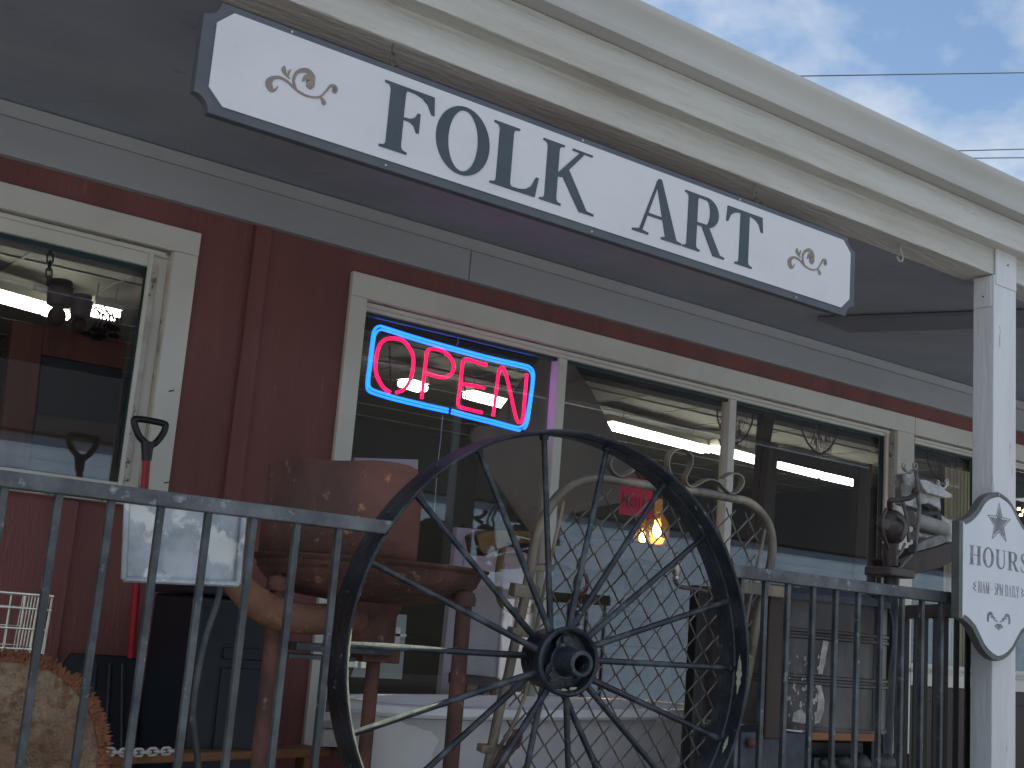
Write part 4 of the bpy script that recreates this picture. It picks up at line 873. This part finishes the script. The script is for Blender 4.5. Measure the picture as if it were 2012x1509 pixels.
for _ in range(80):
    x = random.gauss(0, 1); x = (1590+x*14) if _ % 3 else (1555+x*16*1.1); y = random.uniform(1345, 1418) if _ % 4 else random.uniform(1290, 1345); r_ = random.uniform(1.2, 4.5)
    smear([(x+r_*random.uniform(.5, 1.2)*math.cos(a)*.7, y+r_*random.uniform(.5, 1.4)*math.sin(a)*1.6) for a in (0, .9, 1.8, 2.7, 3.6, 4.5, 5.4)])
tag_ = b.build('limescale_spatter', 'smear', wm); tag_['kind'] = 'stuff'
ly = wy-wr-.05
def legbox(xa, xb, y0, y1, Y, mt, name='leg', th=.045, bev=.004):
    a = at(xa, (y0+y1)/2, Y=Y); c = at(xb, (y0+y1)/2, Y=Y); z1_ = at((xa+xb)/2, y0, Y=Y).z; z0_ = at((xa+xb)/2, y1, Y=Y).z if y1 < 1500 else .8
    return MB().box((a.x, Y, z0_), (c.x, Y+th, z1_)).build(name, mt, wm, bevel=bev)
legbox(1508, 1541, 1168, 1452, ly-.01, 'darkwood')
legbox(1364, 1384, 1150, 1520, ly+.12, 'black')
legbox(1716, 1728, 1170, 1520, ly+.05, 'black')
legbox(1456, 1592, 1440, 1520, ly, 'navybase', 'base_box', .3)
legbox(1596, 1722, 1441, 1456, ly+.02, 'wood', 'wood_rail', .05)
legbox(1594, 1726, 1458, 1520, ly+.2, 'black', 'motor_cover', .15)
b = MB()
for x, y, r in ((1690, 1500, .05), (1655, 1498, .035), (1620, 1500, .03), (1735, 1500, .05)): b.ball(at(x, y, Y=ly+.1), r, (1.1, 1, .8))
b.box(at(1600, 1490, Y=ly+.1)-Vector((0, 0, .3)), at(1740, 1490, Y=ly+.1)+Vector((0, .1, .0))); b.build('motor', 'iron', wm)
b = MB(); b.ball(at(1475, 1460, Y=ly-.01), .018); b.build('bolt', 'rust2', wm)
# crank handle
ck = smoothpath([at(*p, Y=ly+.05) for p in crop(1180, 860, 5.029, [(738, 1370), (742, 1420), (775, 1465), (850, 1485), (960, 1498), (1050, 1520)])], 5)
MB().tube(ck, .0075, 8).build('crank_rod', 'bronze', wm)
kh = at(1329, 1115, Y=ly+.05); MB().lathe(kh, (0, 0, 1), [(.0, -.045), (.014, -.04), (.010, -.03), (.017, -.01), (.019, .01), (.012, .03), (.010, .036), (.013, .045), (.0, .055)], 16).build('crank_knob', 'chrome', wm)
# wringer head
vy = 3.42
def V(x, y, d=0): return at(x, y, Y=vy+d)
wg = thing('clothes_wringer', 'rusty geared clothes wringer head with grey roller and clamp loops on top of the washer', 'wringer', V(1755, 1135))
gc = V(1753, 1036); MB().ball(gc, .072, (1.0, .85, 1.06), 28).build('gear_housing', 'bronze', wg)
b = MB(); b.lathe(V(1738, 1030, -.055), (0, 1, 0), [(.0, -.012), (.022, -.012), (.024, .0), (.03, .02)], 18); b.tube(smoothpath([V(1741, 1000, -.055), V(1734, 1020, -.07), V(1736, 1050, -.07), V(1745, 1078, -.05)], 4), .007, 8); b.tube(smoothpath([V(1760, 1012, -.06), V(1776, 1030, -.06), V(1770, 1062, -.06)], 4), .006, 8); b.build('housing_boss', 'bronze', wg)
b = MB(); b.tube([V(1749, 1068), V(1750, 1112)], [.036, .032], 16); b.build('column', 'bronze', wg)
b = MB(); q_ = V(1752, 1124); b.box((q_.x-.085, vy-.06, q_.z-.022), (q_.x+.085, vy+.08, q_.z+.018)); b.build('flange', 'bronze', wg, bevel=.008)
MB().tube([V(1752, 1132), (V(1752, 1132).x, vy+.03, .8)], .033, 16).build('standpipe', 'navybase', wg)
b = MB(); b.tube(smoothpath([V(1748, 1000), V(1749, 985, -.03), V(1762, 982, -.05), V(1785, 979, -.07), V(1797, 972, -.08)], 4), [.012]*17, 8); b.ball(V(1799, 966, -.08), .018); b.build('crank', 'bronze', wg)
# roller frame
def slab(pts, d, th, mt, nm, bev=.003): 
    P_ = [V(x, y, d) for x, y in crop(1680, 880, 3.593, pts)]; return MB().prism(P_, (0, th, 0)).build(nm, mt, wg, bevel=bev)
slab([(335, 190), (360, 180), (420, 190), (450, 225), (520, 280), (560, 330), (600, 350), (610, 450), (580, 420), (520, 390), (470, 400), (440, 430), (350, 400), (345, 260)], .02, .05, 'palemetal', 'side_casting')
slab([(455, 225), (500, 225), (600, 270), (640, 300), (690, 330), (690, 350), (640, 355), (560, 330), (510, 320), (480, 280)], -.01, .04, 'palemetal', 'pressure_bar')
slab([(610, 470), (650, 500), (700, 510), (712, 660), (660, 665), (640, 620), (620, 560)], .05, .04, 'palemetal', 'side_casting')
slab([(415, 690), (500, 650), (600, 615), (650, 625), (662, 660), (560, 700), (420, 738)], -.02, .03, 'greycast', 'drain_board')
slab([(300, 790), (410, 742), (700, 665), (708, 790), (600, 850), (400, 895), (330, 850)], 0.0, .14, 'darkwood', 'drip_tray')
MB().tube([V(1787, 1018, .05), V(1855, 1040, .05)], .034, 20).build('roller', 'rubber', wg)
MB().tube([V(1795, 1052, .06), V(1850, 1066, .06)], .022, 16).build('roller', 'palemetal', wg)
b = MB()
for x, y, r in ((1776, 916, 5.5), (1798, 916, 6.5), (1842, 948, 4.5), (1860, 946, 4.5)):
    c = V(x, y, .03); R_ = r*.0021; b.tube([c+Vector((math.cos(2*math.pi*k/16)*R_, 0, math.sin(2*math.pi*k/16)*R_)) for k in range(16)], .0052, 7, closed=True)
b.tube(smoothpath([V(1776, 922, .03), V(1787, 928, .03), V(1798, 923, .03)], 3), .008, 7); b.tube([V(1787, 926, .03), V(1788, 940, .03)], .012, 8); b.tube(smoothpath([V(1843, 952, .03), V(1853, 960, .03), V(1862, 950, .03)], 3), .006, 7); b.build('wing_screw', 'palemetal', wg)
b = MB(); b.tube(smoothpath([V(1771, 950), V(1775, 990, -.03), V(1782, 1020, -.03), V(1786, 1065, -.02)], 4), .008, 8); b.tube(smoothpath([V(1800, 925, -.02), V(1804, 980, -.06), V(1806, 1000, -.06), V(1800, 1060, -.04), V(1797, 1085, -.02)], 4), .009, 8); b.tube([V(1792, 1090, -.03), V(1766, 1118, -.03)], .006, 8); b.tube(smoothpath([V(1778, 1068, -.02), V(1770, 1085, -.03), V(1760, 1096, -.03)], 3), .006, 8); b.build('lever', 'greycast', wg)
MB().tube(smoothpath([V(1738, 1175, -.03), V(1752, 1215, -.03), V(1753, 1260, -.03), V(1745, 1330, -.03), V(1735, 1450, -.02), V(1742, 1520, -.02)], 5), .007, 8).build('cable', 'iron', wg)
slab([(345, 395), (470, 400), (600, 450), (645, 520), (640, 610), (560, 560), (470, 500), (380, 470)], .075, .02, 'black', 'inner_guard')

# ---------------------------------------------------------------- things inside the window
def flat(name, pts, Y, th, mt, parent=None, bev=.002, dz=0):
    return MB().prism([at(x, y, Y=Y) for x, y in pts], (0, th, 0)).build(name, mt, parent, bevel=bev)
ps = thing('paper_notice', 'bright pink hand lettered notice reading REQUIRED taped inside the window', 'notice', at(1250, 1018, Y=5.0))
flat('sheet', [(1219, 934), (1281, 945), (1284, 1019), (1216, 1010)], 5.0, .002, 'pink', ps, 0)
b = MB(); oX = at(1219, 985, Y=4.998); oR = at(1288, 996, Y=4.998); u_ = (oR-oX); wl = u_.length; u_.normalize()
STK = {'R': [[(0, 0), (0, 1), (.6, .85), (.5, .5), (0, .45), (.6, 0)]], 'E': [[(.6, 1), (0, 1), (0, 0), (.6, 0)], [(0, .5), (.5, .5)]], 'Q': [[(.3, 1), (0, .6), (.1, .1), (.5, .1), (.6, .7), (.3, 1)], [(.35, .3), (.7, -.1)]], 'U': [[(0, 1), (.05, .1), (.5, .05), (.6, 1)]], 'I': [[(.2, 1), (.2, 0)]], 'D': [[(0, 0), (0, 1), (.6, .7), (.5, .1), (0, 0)]]}
for k, c in enumerate('REQUIRED'):
    for st in STK[c]:
        b.tube([oX+u_*(.01+(k+a*.7)*wl/8.4)+Vector((0, -.0015, z_*.055-.022)) for a, z_ in st], .0016, 5)
b.build('handwriting', 'ink', ps)
# ox yoke
YY = 5.0
yk = thing('ox_yoke', 'wooden ox yoke with curved bows hanging inside the shop window', 'ox yoke', at(1130, 1200, Y=YY))
yo = [(938, 1052), (955, 1043), (985, 1040), (1030, 1041), (1065, 1046), (1100, 1060), (1130, 1072), (1160, 1066), (1195, 1060), (1240, 1060), (1290, 1070), (1335, 1088), (1330, 1120), (1300, 1112), (1250, 1098), (1215, 1108), (1180, 1122), (1130, 1124), (1095, 1108), (1065, 1090), (1035, 1076), (1000, 1070), (980, 1080), (953, 1094), (944, 1082)]
MB().prism([at(x, y, Y=YY) for x, y in yo], (0, .12, 0)).build('beam', 'umber', yk, bevel=.012)
MB().prism([at(x, y, Y=YY-.012) for x, y in ((938, 1052), (955, 1044), (985, 1042), (1045, 1044), (1044, 1068), (1000, 1066), (978, 1078), (953, 1090), (944, 1080))], (0, .01, 0)).build('golden_end', 'oak', yk, bevel=.003)  # paler golden oak piece over the left end of the beam
MB().tube(smoothpath([at(x, y, Y=YY+.02) for x, y in ((990, 1068), (981, 1110), (978, 1150), (986, 1185), (1010, 1200), (1042, 1198), (1066, 1170), (1075, 1110))], 5), .018, 10).build('bow', 'oak', yk)
MB().tube(smoothpath([at(x, y, Y=YY+.02) for x, y in ((1243, 1095), (1234, 1130), (1232, 1165), (1243, 1198), (1268, 1213), (1292, 1203), (1305, 1170), (1308, 1100))], 5), .018, 10).build('bow', 'darkwood', yk)
flat('peg', [(993, 1014), (1003, 1014), (1003, 1045), (994, 1045)], YY+.03, .03, 'black', yk)
# oil lamps
def lamp(px_, py_, s, label):
    c = at(px_, py_, Y=5.4); o = thing('oil_lamp', label, 'lamp', c-Vector((0, 0, .16)), 'glowing amber lamps inside the shop')
    MB().lathe(c, (0, 0, 1), [(.018*s, .17*s), (.022*s, .15*s), (.020*s, .10*s), (.055*s, .05*s), (.064*s, 0), (.048*s, -.05*s), (.03*s, -.065*s)], 24).build('glass_chimney', 'lampglass', o)
    MB().ball(c+Vector((0, 0, .01)), .022*s, (1, 1, 1.7)).build('flame_bulb', 'bulb', o)
    MB().lathe(c, (0, 0, 1), [(.0, -.058*s), (.03*s, -.056*s), (.04*s, -.03*s), (.025*s, -.025*s)], 20).build('glow_cup', 'bulb2', o)
    MB().lathe(c, (0, 0, 1), [(.0, -.06*s), (.04*s, -.065*s), (.05*s, -.08*s), (.03*s, -.10*s), (.085*s, -.12*s), (.075*s, -.17*s), (.02*s, -.18*s), (0, -.18*s)], 24).build('burner', 'brass', o)
    return o
lamp(1291, 1046, 1.15, 'larger glowing amber oil lamp behind the wheel under the pink notice')
lamp(1262, 1060, .85, 'smaller glowing amber oil lamp left of the larger one')
ch_ = thing('chair', 'dark rounded back chair standing inside the window behind the wheel hub', 'chair', at(1240, 1400, Y=5.3))
flat('backrest', [(1178, 1385), (1184, 1300), (1196, 1275), (1220, 1268), (1280, 1270), (1305, 1280), (1316, 1300), (1328, 1385), (1330, 1480), (1180, 1480)], 5.3, .03, 'darkwood', ch_, .01)
for x in (1190, 1320):
    p = at(x, 1440, Y=5.32); MB().tube([p, (p.x, p.y+.05, .81)], .018, 8).build('leg', 'darkwood', ch_)
flat('seat', [(1175, 1440), (1340, 1450), (1340, 1475), (1175, 1465)], 5.3, .4, 'darkwood', ch_)
wd_ = thing('shutter_reflection', 'white panelled stand-in for reflected shutters, set inside the window left of the mullion', 'door', at(970, 1365, Y=5.7))  # solid white panels added in place of shutters mirrored in the glass
flat('shutter_leaf', [(898, 1036), (1075, 1052), (1060, 1395), (862, 1385)], 5.7, .04, 'doorwhite', wd_, .004)
for pts in ([(912, 1098), (975, 1104), (955, 1350), (895, 1345)], [(992, 1106), (1052, 1111), (1040, 1352), (975, 1350)], [(912, 1058), (975, 1063), (974, 1086), (912, 1081)], [(992, 1065), (1056, 1070), (1055, 1092), (992, 1088)]):
    flat('raised_panel', pts, 5.688, .012, 'doorwhite', wd_, .004)
cr = thing('spindle_chair', 'brown wooden chair back with slats standing before the reflected shutters', 'chair', at(960, 1385, Y=5.5))
flat('top_rail', [(888, 1322), (1065, 1340), (1062, 1358), (886, 1342)], 5.5, .03, 'umber', cr)
for k in range(7): x = 893+k*25; flat('slat', [(x, 1342+k*2.4), (x+8, 1342+k*2.4), (x+6, 1400), (x-2, 1400)], 5.505, .02, 'oak' if k % 2 else 'umber', cr, .001)
bd = flat('white_board', [(696, 899), (822, 903), (815, 1140), (690, 1140)], 5.15, .02, 'paper'); tag(bd, 'pale framed board standing in the window corner behind the forge hood', 'board')
bd = flat('paper_card', [(740, 1205), (800, 1208), (790, 1335), (690, 1330)], 5.05, .01, 'paper'); tag(bd, 'white card standing in the window low behind the forge legs', 'card')
pnl = flat('tone_panel', [(962, 836), (1065, 700), (1110, 690), (1162, 766), (1215, 870), (1262, 955), (1232, 985), (1180, 995), (1120, 1010), (1085, 1060), (1040, 1045), (1000, 985), (945, 900), (925, 862), (932, 840)], 6.6, .03, 'grey'); tag(pnl, 'grey cut out panel added as a paler tone inside the shop behind the neon sign', 'panel')  # added cut-out, gives this pane its paler grey tone
# dark timber frame in the right pane
tf = thing('timber_frame', 'dark brown timber frame leaning inside the right pane of the wide window', 'frame', at(1600, 1130, Y=5.35))
for nm, pts, dy in (('post', [(1513, 868), (1530, 872), (1516, 1130), (1488, 1128)], 0), ('post', [(1690, 914), (1714, 912), (1702, 1140), (1678, 1138)], 0), ('crossbar', [(1528, 880), (1695, 921), (1692, 942), (1526, 902)], .01), ('brace', [(1500, 812), (1523, 818), (1492, 1000), (1478, 1120), (1470, 1120), (1490, 960)], .06)):
    flat(nm, pts, 5.35+dy, .05, 'darkwood', tf)
# hanging root bundles
def roots(cx, cy, s, label, Y=5.15):
    o = thing('hanging_basket', label, 'hanging basket', at(cx, cy+30*s, Y=Y), 'dark wire baskets of dried roots inside the window')
    b = MB(); b.tube(smoothpath([at(cx+a*s, cy+c*s, Y=Y) for a, c in ((-38, -60), (-36, -35), (-22, -5), (0, 12), (20, -2), (34, -30), (36, -52))], 4), .005, 6); b.build('loop', 'black', o)
    b = MB()
    for k in range(26):
        x = random.uniform(-20, 20); P_ = [(x, random.uniform(-48, -30))]
        for j in range(6): x += random.uniform(-6, 6); P_.append((x*(1-.05*j), P_[-1][1]+random.uniform(6, 13)))
        b.tube([at(cx+a*s, cy+c*s, Y=Y+random.uniform(-.05, .05)) for a, c in P_], .0016, 4)
    b.build('dried_roots', 'umber', o)
roots(1445, 860, .95, 'wire basket of dried roots hanging at the second mullion'); roots(1612, 880, 1.0, 'wire basket of dried roots hanging over the dark timber frame'); roots(1852, 935, .8, 'wire basket of dried roots hanging behind the clothes wringer', 5.3)
b = flat('price_tag', [(1422, 912), (1430, 914), (1430, 926), (1421, 924)], 5.1, .003, 'paper'); tag(b, 'tiny white price tag hanging near the second mullion', 'tag')
# left window: cabinet and jar lanterns
cb = thing('wooden_cabinet', 'reddish wood cabinet frame with dark panel standing inside the left window', 'cabinet', at(120, 900, Y=5.7))
lw = lambda pts: crop(0, 430, 2.847, pts)
flat('stile', lw([(70, 575), (248, 595), (160, 1390), (-20, 1370), (5, 1200)]), 5.7, .05, 'redwood', cb)
flat('top_rail', lw([(249, 596), (700, 690), (690, 840), (232, 758)]), 5.705, .05, 'redwood', cb)
flat('dark_panel', lw([(232, 758), (690, 840), (670, 1150), (205, 1090)]), 5.74, .02, 'cabpanel', cb)
flat('drawer_front', lw([(204, 1091), (670, 1151), (650, 1480), (160, 1400)]), 5.72, .03, 'tanwood', cb)
MB().box((-.9, 5.75, .81), (.35, 6.2, 2.4)).build('carcass', 'redwood', cb)
jl = thing('jar_lantern', 'pair of dark jar lanterns hanging on a chain inside the left window', 'lantern', at(130, 620, Y=5.5))
b = MB(); chain(b, [at(101, 470, Y=5.5), at(95, 555, Y=5.5)], .045, .026, .004); b.build('chain', 'black', jl)
for x, y, s in ((118, 578, 1), (160, 602, .85)):
    c = at(x, y, Y=5.5); MB().lathe(c, (0, 0, 1), [(.0, .062*s), (.045*s, .06*s), (.048*s, .045*s), (.04*s, .04*s), (.055*s, .03*s), (.055*s, .0), (.05*s, -.05*s), (.03*s, -.06*s), (0, -.06*s)], 24).build('jar', 'umber', jl)
    MB().ball(c-Vector((0, 0, .1*s)), .04*s, (1, 1, 1.1)).build('glass_globe', 'umber', jl)
b = MB()
for k in range(9):
    p0 = at(random.uniform(170, 235), random.uniform(600, 625), Y=5.6); p1 = at(random.uniform(165, 240), random.uniform(640, 665), Y=5.6); b.tube(smoothpath([p0, (p0+p1)/2+Vector((.03, 0, .02)), p1], 4), .004, 6)
    b.ball(p1, .02, (1.5, 1, .7), 8)
tag(b.build('tangled_ironwork', 'black'), 'tangle of black ironwork on top of the wooden cabinet', 'ironwork')
# shade and dark things behind window right of the washer
shd = MB(); a = at(1868, 920, Y=5.1); c = at(1990, 935, Y=5.1)
k = 0; x = a.x
while x < c.x: shd.box((x, 5.1, 1.0), (x+.028, 5.125, a.z)); x += .04; k += 1
shd.box((a.x-.02, 5.127, 1.0), (c.x, 5.132, a.z+.01)); tag(shd.build('ribbed_shade', 'shade'), 'cream ribbed shade hanging inside the window beside the post', 'window shade')
b = thing('dark_cupboard', 'dark wooden cupboard standing inside the window beside the post', 'cupboard', (7.0, 5.2, .81))
MB().box((6.62, 5.17, .82), (7.42, 5.6, 1.54)).build('body', 'darkwood', b, bevel=.005); MB().box((6.7, 5.155, .9), (7.0, 5.169, 1.45)).box((7.05, 5.155, .9), (7.35, 5.169, 1.45)).build('door', 'darkwood', b, bevel=.003)
b = thing('chandelier', 'small sparkling chandelier lit inside the window right of the post', 'chandelier', at(2010, 1000, Y=5.4)); k_b = MB(); k_f = MB()
for x, y in ((2002, 1000), (2012, 1004), (2006, 1012), (2020, 998), (2030, 1006)): k_b.ball(at(x, y, Y=5.4), .012, n=8); k_f.tube([at(2016, 985, Y=5.42), at(x, y, Y=5.42)], .004, 5)
k_b.build('bulb', 'bulb', b); k_f.build('arm', 'brass', b)

# ---------------------------------------------------------------- overhead cables
def cable(pts, label):
    a, c = [at(x, y, Y=14) for x, y in pts]; d = c-a; b = MB(); P_ = [a-d*1.2+Vector((0, 0, -.0))]
    for k in range(17):
        f = -1.2+4.2*k/16; P_.append(a+d*f)
    b.tube(P_[1:], .011, 6); tag(b.build('overhead_cable', 'cable'), label, 'cable', 'overhead cables crossing the sky')
cable([(1540, 150), (2012, 143)], 'uppermost overhead cable crossing the cloudy sky'); cable([(1860, 297), (2012, 293)], 'middle overhead cable above the gutter at the right edge'); cable([(1890, 311), (2012, 310)], 'lowest overhead cable just above the gutter')

# ---------------------------------------------------------------- building across the lane (seen mirrored in the glass)
OY = -7.0
ob = thing('opposite_building', 'pale blue sided building across the lane with white doors under a dark canopy', 'building', (8, OY-1, 0))
b = MB(); z = 0
while z < 3.6: b.hexa([(-12, OY-.2, z), (40, OY-.2, z), (40, OY, z), (-12, OY, z)], [(-12, OY-.2, z+.15), (40, OY-.2, z+.15), (40, OY-.004, z+.15), (-12, OY-.004, z+.15)]); z += .151
b.build('wall', 'opblue', ob)
for x in (-4, 3, 9.5, 12, 18, 25):
    d_ = MB().box((x, OY+.001, 0), (x+1.0, OY+.05, 2.25)).build('door', 'white', ob, bevel=.006); MB().box((x+.12, OY+.051, .2), (x+.45, OY+.06, 1.9)).box((x+.55, OY+.051, .2), (x+.88, OY+.06, 1.9)).build('door_panel', 'doorwhite', d_)
MB().box((-12, OY-3, 3.66), (40, OY+.12, 5.5)).build('canopy', 'opdark', ob)
